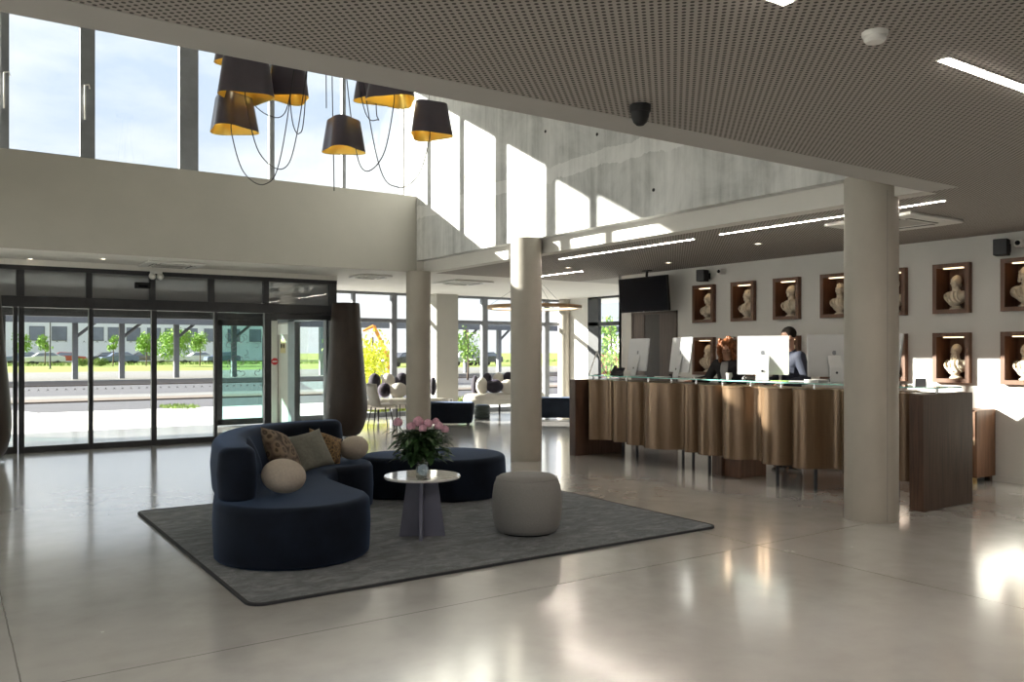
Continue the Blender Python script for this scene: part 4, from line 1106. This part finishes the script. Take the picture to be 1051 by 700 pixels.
ball_sofa('lounge_sofa', 'cream sofa with round back cushions behind the chair and far column', (A[1].x, A[1].y, 0), 0, [(p.x, p.y, .34) for p in A], (.27, .47),
    [bb(384.5, 391.5, 13, 17, 19.3, 'dark_ball'), bb(398.5, 391.5, 14, 17, 19.3, 'white_leather'), bb(412.5, 391, 14, 17, 19.3, 'dark_ball'), bb(427, 392, 14, 17, 19.3, 'white_leather'),
     bb(409, 400.5, 19, 16, 18.9, 'white_leather'), bb(394.5, 400.5, 14, 15, 18.9, 'dark_ball'), bb(430, 400, 18, 16, 18.9, 'dark_ball'), bb(444.5, 396.5, 7, 19, 19.2, 'dark_ball', .2)],
    [(p.x + .1, p.y - .15) for p in (A[0], A[1], A[2], A[3])])
Bp = [at_d(x, 409, dd) for x, dd in ((490, 19.9), (508, 20.2), (526, 20.5), (545, 20.7))]
ball_sofa('lounge_sofa', 'cream sofa with round back cushions left of the middle column', (Bp[1].x, Bp[1].y, 0), 0, [(p.x, p.y, .34) for p in Bp], (.28, .54),
    [bb(487.5, 395.5, 8, 20, 20.2, 'dark_ball', .2), bb(494.5, 396, 12, 18, 20.0, 'white_leather'), bb(500, 389.5, 10, 14, 20.5, 'dark_ball'), bb(511.5, 389.5, 12, 14, 20.5, 'white_leather'), bb(521.5, 388.5, 11, 14, 20.5, 'dark_ball'),
     bb(507.5, 396.5, 18, 14, 20.0, 'dark_ball'), bb(521.5, 397, 18, 15, 20.1, 'white_leather'), bb(538, 396, 18, 15, 20.3, 'dark_ball')],
    [(Bp[0].x + .05, Bp[0].y - .2), (Bp[1].x, Bp[1].y - .2), (Bp[2].x, Bp[2].y - .2), (Bp[3].x, Bp[3].y + .1)])
# cream shell chair
cp = at_d(390, 436, 16.9)
o = thing('lounge_chair', 'cream shell chair with thin dark legs beside the tall urn', 'chair', (cp.x, cp.y, 0), math.radians(82))
b = MB(); rings = []
for j in range(13):                                  # one shell: seat front -> seat back -> back top (local +y is backwards)
    t = j / 12
    if t < .45: y = -.26 + t / .45 * .44; z = .44 - .02 * math.sin(t / .45 * PI); w_ = .26 + .02 * math.sin(t / .45 * PI); lift = .03
    else: u = (t - .45) / .55; y = .18 + .10 * math.sin(u * 1.4); z = .44 + u * .46; w_ = .28 - .03 * u * u; lift = .13
    row = []
    for q in range(11):
        s = q / 5 - 1
        row.append((s * w_, y - lift * .9 * abs(s) ** 2.5, z + (lift * abs(s) ** 3 if t < .45 else 0)))
    rings.append(row)
b.loft(rings, cap=False, closed=False)
sh = b.build('shell', 'white_leather', o, world=False, smooth=True, solid=.035)
for x, y in ((-.2, -.2), (.2, -.2), (-.19, .17), (.19, .17)): MB().tube([(x * .75, y * .8, .42), (x * 1.12, y * 1.15, 0)], [.016, .009], 8).build('leg', 'black_metal', o, world=False, smooth=True)
# small side table
cp = at_d(414, 431, 18.2)
o = thing('side_table', 'small dark side table in front of the left lounge sofa', 'table', (cp.x, cp.y, 0))
MB().lathe([(.0, .40), (.2, .40), (.205, .41), (.2, .42), (.0, .42)], n=32, cap=False).build('top', 'white_leather', o, world=False, smooth='auto')
for a in (0, PI / 2, PI, 3 * PI / 2): MB().tube([(.17 * math.cos(a), .17 * math.sin(a), .40), (.15 * math.cos(a), .15 * math.sin(a), 0)], .012, 8).build('leg', 'black_metal', o, world=False)
def bench(c, rz, w_, dpt, h_, label):
    o = thing('lounge_ottoman', label, 'ottoman', (c.x, c.y, 0), rz)
    b = MB(); rings = []
    for ins, z in ((.10, .04), (.07, .05), (.05, .09), (.0, h_ - .12), (-.005, h_ - .06), (.02, h_ - .015), (.06, h_)):
        rings.append([(x, y, z) for x, y in round_rect(-w_ / 2 + ins * .6, w_ / 2 - ins * .6, -dpt / 2 + ins * .6, dpt / 2 - ins * .6, .09, 6)])
    b.loft(rings); b.build('body', 'navy_dark', o, world=False, smooth='auto')
    for x in (-w_ / 2 + .12, w_ / 2 - .12):
        for y in (-dpt / 2 + .12, dpt / 2 - .12): MB().lathe([(.02, 0), (.025, .05)], (x, y, 0), 10).build('foot', 'black_plastic', o, world=False)
    return o
bench(at_d(452, 428, 17.75), -YAW, 1.42, .62, .47, 'dark navy ottoman between the far column and the cream sofas')
bench(at_d(569, 424, 19.2), -YAW, 1.0, .60, .49, 'dark navy ottoman between the middle column and the desk')
cp = at_d(495, 424, 19.3)
o = thing('ribbed_stool', 'low dark green ribbed stool in front of the right lounge sofa', 'stool', (cp.x, cp.y, 0))
prof = [(.0, 0)]
for i in range(4):
    for j in range(7):
        a = PI * j / 6; prof.append((.165 + .022 * math.sin(a), .005 + i * .075 + .075 * (1 - math.cos(a)) / 2))
prof.append((.0, .305))
m_green = mat('dark bottle green lacquer', (0.03, 0.045, 0.040), .4)
MB().lathe(prof, n=36, cap=False).build('body', m_green, o, world=False, smooth=True)
MB().lathe([(.0, .300), (.15, .300), (.15, .315), (.0, .315)], n=32, cap=False).build('seat_pad', 'navy_dark', o, world=False, smooth='auto')

# door sign and notice in the vestibule
p = on_y(284, 371, YO - .11)
o = tag(MB().lathe([(.0, 0), (.075, 0), (.075, .004), (.0, .004)], n=32, cap=False).build('no_entry_sign', 'red', world=False), 'small round red no entry sticker on the pale door jamb', 'sign')
o.location = (5.84, YO - .1, p.z); o.rotation_euler = (PI / 2, 0, 0)
MB().box(-.05, .05, -.012, .012, .004, .006).build('bar', 'paper', o, world=False)
p = on_x(300, 356, 5.915)
o = thing('notice', 'square tan notice with two dark discs on the vestibule wall', 'sign', (5.918, 17.3, 1.66))
MB().box(-.006, 0, -.16, .16, -.15, .15).build('plate', 'tan_sign', o, world=False, bevel=.002)
for yy_ in (-.075, .075):
    k_ = MB().lathe([(.0, 0), (.05, 0), (.05, .003), (.0, .003)], n=20, cap=False).build('disc', 'black_plastic', o, world=False); k_.location = (-.007, yy_, 0); k_.rotation_euler = (0, -PI / 2, 0)

# ------------------------------------------------------------------ RECEPTIONISTS
def limb_union(mb, J, E):
    for a_, b_ in E:
        (pa, ra), (pb, rb_) = J[a_], J[b_]
        ra = ra if isinstance(ra, tuple) else (ra, ra); rb_ = rb_ if isinstance(rb_, tuple) else (rb_, rb_)
        pa, pb = Vector(pa), Vector(pb)
        steps = max(3, int((pb - pa).length / (min(ra + rb_) * .45)))
        for q in range(steps + 1):
            t = q / steps; rx = ra[0] + (rb_[0] - ra[0]) * t; ry = ra[1] + (rb_[1] - ra[1]) * t
            mb.ball(pa.lerp(pb, t), (rx, ry, min(rx, ry)), 14 if rx > .02 else 10, 10 if rx > .02 else 7)
def flesh(name, mb, mt, parent, vox):
    body = mb.build(name, mt, parent, world=False)
    m_ = body.modifiers.new('r', 'REMESH'); m_.mode = 'VOXEL'; m_.voxel_size = vox; m_.use_smooth_shade = True
    s_ = body.modifiers.new('s', 'SMOOTH'); s_.factor = .5; s_.iterations = 5
    bake(body)
    for pgn in body.data.polygons: pgn.use_smooth = True
    return body
def person(label, loc, rz, hgt, arms, head_turn, lean, skin, jacket, shirt, trousers, hair, hair_fn, female):
    k = hgt / 1.80; o = thing('person', label, 'person', loc, rz)
    ml = Matrix.Translation((0, 0, .95 * k)) @ Matrix.Rotation(lean, 4, 'X') @ Matrix.Translation((0, 0, -.95 * k))
    T = lambda x, y, z: tuple(ml @ Vector((x * k, y * k, z * k)))
    G = lambda x, y, z: (x * k, y * k, z * k)
    sw = .165 if female else .19
    J = {'pel': (G(0, 0, .95), (.15 * k, .105 * k)), 'bel': (T(0, 0, 1.12), (.125 * k, .095 * k)), 'che': (T(0, .01, 1.33), (.15 * k, .11 * k)), 'nb': (T(0, .015, 1.475), (.075 * k, .065 * k)),
         'nk': (T(0, .0, 1.545), .054 * k), 'hd': (T(0, -.012, 1.62), .07 * k)}
    E = [('pel', 'bel'), ('bel', 'che'), ('che', 'nb'), ('nb', 'nk'), ('nk', 'hd')]
    for s, n_ in ((-1, 'l'), (1, 'r')):
        J['hip' + n_] = (G(s * .095, 0, .88), .088 * k); J['kn' + n_] = (G(s * .105, -.015, .49), .058 * k); J['an' + n_] = (G(s * .11, .02, .10), .042 * k); J['toe' + n_] = (G(s * .13, -.15, .035), .034 * k)
        E += [('pel', 'hip' + n_), ('hip' + n_, 'kn' + n_), ('kn' + n_, 'an' + n_), ('an' + n_, 'toe' + n_)]
        J['sh' + n_] = (T(s * sw, .01, 1.425), .062 * k)
        el, wr, hd_ = arms[n_]
        J['el' + n_] = (tuple(Vector(el) * k), .043 * k); J['wr' + n_] = (tuple(Vector(wr) * k), .029 * k)
        dirv = (Vector(hd_) - Vector(wr)).normalized(); side = dirv.cross(Vector((0, 0, 1))).normalized()
        if side.length < .1: side = Vector((1, 0, 0))
        W_ = Vector(wr) * k; J['pa' + n_] = (tuple(W_ + dirv * .055 * k), (.036 * k, .017 * k))
        E += [('che', 'sh' + n_), ('sh' + n_, 'el' + n_), ('el' + n_, 'wr' + n_), ('wr' + n_, 'pa' + n_)]
        for f, (off, ln) in enumerate(((-.030, .070), (-.010, .082), (.010, .078), (.028, .062))):
            kb = W_ + dirv * .095 * k + side * off * k; kt = kb + dirv * ln * .55 * k + Vector((0, 0, -.012 * k)); ke = kt + dirv * ln * .4 * k + Vector((0, 0, -.022 * k))
            for q, pp, r in (('a', kb, .0095), ('b', kt, .0085), ('c', ke, .007)): J['f%d%s%s' % (f, q, n_)] = (tuple(pp), r * k)
            E += [('pa' + n_, 'f%da%s' % (f, n_)), ('f%da%s' % (f, n_), 'f%db%s' % (f, n_)), ('f%db%s' % (f, n_), 'f%dc%s' % (f, n_))]
        tb_ = W_ + dirv * .035 * k - side * .038 * k; te = tb_ + dirv * .035 * k - side * .02 * k + Vector((0, 0, -.015 * k)); tt = te + dirv * .03 * k
        J['t0' + n_] = (tuple(tb_), .011 * k); J['t1' + n_] = (tuple(te), .0095 * k); J['t2' + n_] = (tuple(tt), .0075 * k)
        E += [('pa' + n_, 't0' + n_), ('t0' + n_, 't1' + n_), ('t1' + n_, 't2' + n_)]
    # head shapes merged into the one body surface
    hm = ml @ Matrix.Translation((0, -.02 * k, 1.685 * k)) @ Euler(head_turn).to_matrix().to_4x4()
    hb = MB()
    def hball(c, r): 
        t_ = MB(); t_.ball((0, 0, 0), tuple(q * k for q in r), 18, 12); hb.add([hm @ (v + Vector(c) * k) for v in t_.v], t_.f)
    hball((0, .008, .02), (.075, .093, .098)); hball((0, -.022, -.045), (.056, .062, .062)); hball((0, -.062, -.085), (.026, .024, .020))
    hball((0, -.092, -.022), (.011, .015, .022)); hball((0, -.096, -.032), (.014, .011, .009)); hball((0, -.084, -.064), (.024, .010, .006)); hball((0, -.083, -.072), (.021, .010, .006))
    hball((0, -.085, .018), (.05, .012, .009))
    for s in (-1, 1): hball((s * .076, .012, -.008), (.010, .018, .030)); hball((s * .030, -.078, .0), (.014, .008, .008)); hball((s * .04, -.07, -.03), (.02, .015, .018))
    limb_union(hb, J, E)
    body = flesh('body', hb, skin, o, .0045)
    eye = MB()
    for s in (-1, 1):
        eye = MB(); t_ = MB(); t_.ball((0, 0, 0), .0085 * k, 10, 8); eye.add([hm @ (v + Vector((s * .030, -.082, .0)) * k) for v in t_.v], t_.f); eye.build('eye', 'black_plastic', o, world=False, smooth=True)
    # clothes: a shirt, an open jacket, trousers, shoes
    g = 1.0
    JC = {q: (J[q][0], tuple(r * 1.08 + .014 for r in (J[q][1] if isinstance(J[q][1], tuple) else (J[q][1],) * 2))) for q in ('pel', 'bel', 'che', 'shl', 'shr', 'ell', 'elr', 'wrl', 'wrr')}
    JC['nb'] = (tuple(Vector(J['nb'][0]) + Vector((0, .012, -.02))), (.092 * k, .085 * k)); JC['low'] = (G(0, 0, .80), (.165 * k, .118 * k))
    for q in ('wrl', 'wrr'): JC[q] = (JC[q][0], .040 * k)
    EC = [('low', 'pel'), ('pel', 'bel'), ('bel', 'che'), ('che', 'nb'), ('che', 'shl'), ('che', 'shr'), ('shl', 'ell'), ('shr', 'elr'), ('ell', 'wrl'), ('elr', 'wrr')]
    jm = MB(); limb_union(jm, JC, EC); flesh('jacket', jm, jacket, o, .007)
    fr = MB(); fr.loft([[ml @ (Vector((x * k * wd, -.142 * k - (.012 * k if z < 1.4 else -.045 * k * (z - 1.4) / .08), z * k)) + Vector((0, 0, 0))) for x in (-.06, -.03, 0, .03, .06)] for z, wd in ((1.05, .15), (1.2, .5), (1.35, .95), (1.42, .95), (1.48, .8))], cap=False, closed=False)
    fr.build('shirt_front', shirt, o, world=False, smooth=True, solid=.006)
    JT = {'low': (G(0, 0, .98), (.155 * k, .115 * k))}
    ET = []
    for n_, s in (('l', -1), ('r', 1)):
        for q, r in (('hip', .105), ('kn', .078), ('an', .066)): JT[q + n_] = (J[q + n_][0], r * k)
        ET += [('low', 'hip' + n_), ('hip' + n_, 'kn' + n_), ('kn' + n_, 'an' + n_)]
    tm = MB(); limb_union(tm, JT, ET); flesh('trousers', tm, trousers, o, .008)
    for s in (-1, 1):
        b = MB(); b.ball(G(s * .125, -.07, .04), (.05 * k, .14 * k, .042 * k), 16, 10); b.build('shoe', 'black_plastic', o, world=False, smooth=True)
    hs = MB(); hair_fn(hs, hm, k)
    hs.build('hair', hair, o, world=False, smooth=True)
    return o
def short_hair(b, hm, k):
    t = MB(); t.ball((0, .02, .042), (.082, .096, .092), 20, 14)
    b.add([hm @ (Vector((v.x, v.y, max(v.z, -.02 + (.09 if v.y < -.03 else 0) * 1.0 - max(0, v.y) * .4))) * k) for v in t.v], t.f)
def curls(b, hm, k):
    r = random.Random(5)
    t = MB(); t.ball((0, .025, .03), (.095, .105, .10), 18, 12); b.add([hm @ (v * k) for v in t.v], t.f)
    for i in range(150):
        a = r.uniform(0, 2 * PI); z = r.uniform(-.22, .12)
        rad = .105 - max(0, z) * .35 + r.uniform(-.015, .02); x, y = rad * math.sin(a), .03 + rad * math.cos(a) * .95
        if y < -.035 and z < .065: x = math.copysign(.085 + r.uniform(0, .025), x); y = max(y, -.06)
        t = MB(); q = r.uniform(.020, .034); t.ball((x, y, z), (q, q, q * 1.25), 8, 6); b.add([hm @ (v * k) for v in t.v], t.f)
# man: head column at x=803, about 1.85 tall; looks towards the photo's left
hp = on_x(812, 350, 9.35)
m_check = make_weave()
face = math.atan2(.30, -.95) + PI / 2
mano = person('man in a navy suit with short dark hair standing behind the sunlit computer', (hp.x, hp.y, 0), face, 1.86,
    {'l': ((-.28, .02, 1.14), (-.22, -.24, 1.10), (-.20, -.34, 1.10)), 'r': ((.27, .04, 1.14), (.22, -.24, 1.10), (.20, -.34, 1.10))}, (.10, 0, -.35), .04, 'skin_dark', 'suit_navy', 'shirt_white', 'suit_navy', 'hair_dark', short_hair, False)
hp = on_x(748, 362, 9.30)
face = math.atan2(-.35, -.94) + PI / 2
woman = person('woman with auburn curls and black jacket reaching forward behind the desk', (hp.x, hp.y, 0), face, 1.72,
    {'l': ((-.32, -.05, 1.20), (-.47, -.26, 1.17), (-.53, -.34, 1.17)), 'r': ((.23, -.03, 1.16), (.20, -.27, 1.14), (.19, -.36, 1.14))}, (.35, 0, .3), .12, 'skin', 'suit_black', 'shirt_grey', 'suit_black', 'hair_auburn', curls, True)
p = on_x(704, 384, 8.75)
o = thing('handset', 'dark handheld device by the womans outstretched hand', 'telephone', (8.55, p.y, ZG - .02), .5)
MB().obox((0, 0, .02), (.07, .19, .022), 0, .25).build('body', 'black_plastic', o, world=False, bevel=.008)
MB().obox((0, .03, .034), (.05, .07, .003), 0, .25).build('display', 'screen', o, world=False)

# ------------------------------------------------------------------ OUTSIDE
def gy(py, px=115): return on_z(px, py, 0).y
strips = [('path', 'paving', YF + .06, gy(420.5), -.02), ('road', 'asphalt', gy(420.5), gy(410.5), -.05), ('kerb_strip', 'kerb', gy(410.5), gy(408), 0.0), ('path_strip', 'paving_grey', gy(408), gy(404.5), -.02),
          ('road', 'asphalt', gy(404.5), gy(394.5), -.05), ('kerb_strip', 'kerb', gy(394.5), gy(391), .0), ('path_strip', 'paving_grey', gy(391), gy(381), -.02), ('lawn', 'grass', gy(381), 150.0, -.02)]
for nm, mt, y0, y1, z in strips:
    x0 = -120; x1 = 260
    if nm == 'path' and mt == 'paving':
        b = MB(); b.box(-60, 60, YL + .05, y1, z - .2, z); b.box(-60, -4.2, -30, YL + .05, z - .2, z); b.box(XR + .3, 60, -30, YL + .05, z - .2, z); b.box(-4.2, XR + .3, -30, -5.06, z - .2, z)
    else: b = MB().box(x0, x1, y0, y1, z - .2, z)
    struct(b.build(nm, mt))
struct(MB().box(-300, 500, 150, 600, -.3, -.1).build('ground', 'grass'))
struct(MB().prism([(-8, gy(420.5) - .2), (2.0, gy(420.5) - .2), (-3, gy(396)), (-30, gy(396))], -.03, -.012).build('path_corner', 'paving'))
# grass patch by the path
def tuft_patch(name, label, c, rx, ry, n, hh, mt, cat):
    b = MB(); r = random.Random(len(name) + n)
    for i in range(n):
        a = r.uniform(0, 2 * PI); q = math.sqrt(r.random()); x = c[0] + rx * q * math.cos(a); y = c[1] + ry * q * math.sin(a); h_ = r.uniform(.5, 1) * hh; w_ = hh * .10; t = r.uniform(0, PI)
        dx, dy = w_ * math.cos(t), w_ * math.sin(t); lx, ly = r.uniform(-.3, .3) * h_, r.uniform(-.3, .3) * h_
        b.add([(x - dx, y - dy, 0), (x + dx, y + dy, 0), (x + dx * .6 + lx * .5, y + dy * .6 + ly * .5, h_ * .6), (x + lx, y + ly, h_)], [(0, 1, 2, 3)])
    o = b.build(name, mt, world=False); return tag(o, label, cat, kind='stuff')
p = on_z(184, 418, 0); tuft_patch('ground_cover', 'patch of low yellow green plants beside the pale path', p, .50, .9, 500, .10, 'hedge', 'plants')
p = on_z(545, 414, 0); tuft_patch('grass_verge', 'yellow green grass right outside the lounge window', (10.6, YL + 1.6), 1.6, .8, 1500, .35, 'grass', 'grass')
tuft_patch('hedge_row', 'long strip of low shrubs in front of the parked cars', (30, 102.5), 90, 2.4, 6000, .42, 'hedge', 'shrubs')
for px, pd, lab in ((103, 86, 'low olive shrub in front of the parked cars left of the second carport post'), (84, 86, 'low olive shrub before the red car')):
    p = at_d(px, 372, pd); b = MB(); r = random.Random(px)
    for i in range(300):
        v = Vector((r.gauss(0, 1), r.gauss(0, 1), r.gauss(0, 1))).normalized() * r.random() ** .4; c = Vector((v.x * .75, v.y * .7, .45 + v.z * .42)); s = .16
        b.obox(c, (s, s * .7, .02), r.uniform(0, 6), r.uniform(-1, 1))
    o = b.build('shrub', 'hedge', world=False); o.location = (p.x, p.y, 0); tag(o, lab, 'shrub')
# carport
CY = 52.0
cpz = thing('carport', 'long grey steel carport roof seen through the entrance doors', 'carport', (20, CY, 0))
b = MB(); b.loft([[(-40, CY - 2.2, 3.15), (-40, CY + 5, 3.55), (-40, CY + 5, 3.75), (-40, CY - 2.2, 3.35)], [(160, CY - 2.2, 3.15), (160, CY + 5, 3.55), (160, CY + 5, 3.75), (160, CY - 2.2, 3.35)]]); b.build('roof', 'carport', cpz)
b = MB(); b.box(-40, 160, CY - 2.35, CY - 2.15, 3.05, 3.5); b.build('gutter', 'frame_grey', cpz)
b = MB(); b.loft([[(-40, CY - 2.1, 3.38), (-40, CY + 4.9, 3.77), (-40, CY + 4.9, 3.82), (-40, CY - 2.1, 3.43)], [(160, CY - 2.1, 3.38), (160, CY + 4.9, 3.77), (160, CY + 4.9, 3.82), (160, CY - 2.1, 3.43)]]); b.build('solar_panels', 'solar', cpz)
for px in (77, 125, 181, 240, 330, 478, 512, 545, 600, 622):
    p = on_y(px, 385, CY)
    MB().box(p.x - .14, p.x + .14, CY - .14, CY + .14, 0, 3.45).build('post', 'carport', cpz)
    MB().tube([(p.x, CY, 2.3), (p.x + 1.3, CY + .1, 3.4)], .09, 8).build('brace', 'carport', cpz)
# far building with windows
bl = thing('office_building', 'long white rendered building far behind the parked cars', 'building', (40, 140, 0))
MB().box(-40, 48, 139, 150, 0, 9.5).build('wall', 'building', bl)
MB().box(-41, 49, 138.7, 151, 9.5, 9.9).build('roof', 'frame_grey', bl)
for px in (38, 61, 99, 118, 137, 158, 176, 196, 216, 240, 262):
    p = on_y(px, 340, 139)
    for z0 in (3.1, 6.6): 
        f = MB().box(p.x - 1.0, p.x + 1.0, 138.93, 139.05, z0, z0 + 2.1).build('window', 'frame_grey', bl)
        MB().box(p.x - .9, p.x + .9, 138.90, 138.93, z0 + .1, z0 + 2.0).build('pane', 'building_glass', f)
b2 = thing('warehouse', 'low white warehouse with dark posts beyond the lounge windows', 'building', (150, 140, 0))
MB().box(128, 250, 130, 150, 0, 4.6).build('wall', 'building', b2); MB().box(127.5, 250, 129.5, 151, 4.6, 5.3).build('roof', 'frame_grey', b2)
for i in range(16): MB().box(131 + i * 4, 133.6 + i * 4, 129.9, 130.02, .3, 3.6).build('door', 'building_glass', b2)
# cars
def car(c, rz, mt, label):
    o = thing('car', label, 'car', (c[0], c[1], 0), rz, group='cars parked beyond the hedge')
    def sec(pts, w0, w1):
        b = MB(); L_ = [(x, -w0, z) for x, z in pts]; R__ = [(x, w0, z) for x, z in pts]
        b.loft([[(x, -w1(z), z) for x, z in pts], [(x, w1(z), z) for x, z in pts]]); return b
    body = [(-2.1, .35), (-2.15, .62), (-2.0, .88), (-1.15, .96), (-.55, 1.40), (.85, 1.46), (1.55, 1.05), (2.05, .95), (2.12, .6), (2.08, .35)]
    sec(body, .85, lambda z: .86 if z < 1.0 else .86 - (z - 1.0) * .45).build('body', mt, o, world=False, bevel=.05)
    win = [(-1.0, 1.0), (-.52, 1.33), (.80, 1.39), (1.38, 1.03)]
    sec(win, .8, lambda z: .87 if z < 1.05 else .735).build('windows', 'building_glass', o, world=False)
    for x in (-1.3, 1.3):
        for y in (-.76, .76):
            w_ = MB().lathe([(.0, -.1), (.22, -.1), (.31, -.08), (.31, .08), (.22, .1), (.0, .1)], n=20, cap=False).build('wheel', 'tyre', o, world=False, smooth='auto'); w_.location = (x, y, .31); w_.rotation_euler = (PI / 2, 0, 0)
    return o
cars = [(24, 117, 'car_blue', 'blue grey car parked at the left end of the back row'), (45, 109, 'car_white', 'white car parked left of the red one'), (69, 117, 'car_red', 'red car parked behind the first carport post'), (109, 118, 'car_dark', 'dark car in the back row between the red and the blue car'),
        (122, 109, 'car_blue', 'blue car parked behind the second carport post'), (149, 117, 'car_dark', 'dark car parked right of the second carport post'), (177, 109, 'car_white', 'white car parked beneath the round green tree'),
        (203, 117, 'car_white', 'white car parked right of the round green tree'), (228, 109, 'car_blue', 'blue car parked behind the open glass leaf')]
for px, yy_, mt, lab in cars:
    p = on_y(px, 372, yy_); car((p.x, p.y), random.choice((0.05, PI - .05)), M[mt], lab)
p = at_d(624, 385, 40); car((p.x, p.y), .9, M['car_red'], 'red car glimpsed through the narrow window beside the television')
for px, dd, mt, lab in ((497, 92, 'car_dark', 'dark car outside behind the right lounge sofa'), (474, 92, 'car_white', 'white car outside the window right of the rectangular pier'), (414, 85, 'car_dark', 'dark car outside above the left lounge sofa')):
    p = at_d(px, 385, dd); car((p.x, p.y), .2, M[mt], lab)
# trees
def tree(px, dd, hgt, rw, mt, label, zc=None, n=900, name='tree', leaf_s=.16):
    p = at_d(px, 370, dd); o = thing(name, label, 'tree', (p.x, p.y, 0)); r = random.Random(int(px * 7 + dd))
    MB().tube([(0, 0, 0), (.05 * rw, 0, hgt * .4), (0, .05 * rw, hgt * .85)], [.05 * hgt * .35, .012 * hgt], 8, smooth=3).build('trunk', 'bark', o, world=False, smooth=True)
    b = MB(); zc = zc or hgt * .62
    blobs = [(Vector((r.uniform(-.6, .6) * rw, r.uniform(-.6, .6) * rw, zc + r.uniform(-.5, .5) * (hgt - zc) * 1.2)), r.uniform(.35, .6) * rw) for _ in range(14)]
    for i in range(n):
        c0, rr = r.choice(blobs); v = Vector((r.gauss(0, 1), r.gauss(0, 1), r.gauss(0, 1))).normalized() * rr * r.random() ** .35
        c = c0 + v; s = leaf_s * r.uniform(.6, 1.2)
        m_ = Euler((r.uniform(0, 6), r.uniform(0, 6), r.uniform(0, 6))).to_matrix()
        b.add([c + m_ @ Vector(q) for q in ((-s, 0, 0), (0, -s * .5, 0), (s, 0, 0), (0, s * .5, 0))], [(0, 1, 2, 3)])
    b.build('crown', mt, o, world=False); return o
tree(178, 86, 3.9, 1.9, 'tree_green', 'round spring green tree near the white cars', 2.3, 1600)
tree(150, 88, 3.7, 1.2, 'tree_green', 'smaller green tree left of the round one', 2.4, 800)
tree(46, 90, 3.8, .9, 'tree_green', 'thin green tree near the first door post', 2.6, 400)
tree(116, 87, 3.4, .6, 'tree_green', 'slim sapling beside the second carport post', 2.4, 250)
tree(24, 88, 3.8, 1.0, 'tree_green', 'green tree at the left door edge', 2.4, 500)
tree(205, 90, 3.6, 1.2, 'tree_green', 'green tree seen behind the tinted glass leaf', 2.4, 700)
tree(383, 26, 2.35, .85, 'tree_yellow', 'bright yellow shrub tree outside the left lounge window', 1.15, 1500, leaf_s=.07)
tree(480, 45, 3.2, .9, 'tree_green', 'slim green tree outside the lounge beside the pier', 1.9, 600, leaf_s=.1)
tree(627, 34, 3.2, 1.2, 'tree_green', 'green tree outside the narrow window beside the television', 1.7, 900, leaf_s=.1)
tree(348, 42, 4.2, 1.2, 'tree_green', 'green tree behind the tall urn', 2.4, 500, leaf_s=.12)
# orange arm of a machine and lamp post
p = at_d(392, 388, 33); o = thing('excavator_arm', 'orange slanting machine arm behind the yellow shrub tree', 'machine', (p.x, p.y, 0))
R3 = lambda x, z: R_ * x + Vector((0, 0, z))
MB().tube([R3(.35, .0), R3(.2, 1.4), R3(-.32, 2.55)], [.10, .07], 8).build('boom', 'orange', o, world=False)
MB().tube([R3(-.32, 2.55), R3(-.75, 2.35)], [.06, .04], 8).build('stick', 'orange', o, world=False)
MB().obox((0, 0, .22), (1.6, 1.2, .44), -YAW).build('base', 'carport', o, world=False, bevel=.05)
p = at_d(51.5, 382, 75); o = thing('lamp_post', 'thin dark lamp post outside left of the first carport post', 'lamp post', (p.x, p.y, -.02))
MB().tube([(0, 0, 0), (0, 0, 4.6)], [.07, .05], 10).build('pole', 'black_metal', o, world=False); MB().obox((.35, 0, 4.6), (.9, .2, .1)).build('lamp_head', 'black_metal', o, world=False)
MB().lathe([(.14, 0), (.14, .03)], n=12).build('base', 'black_metal', o, world=False)
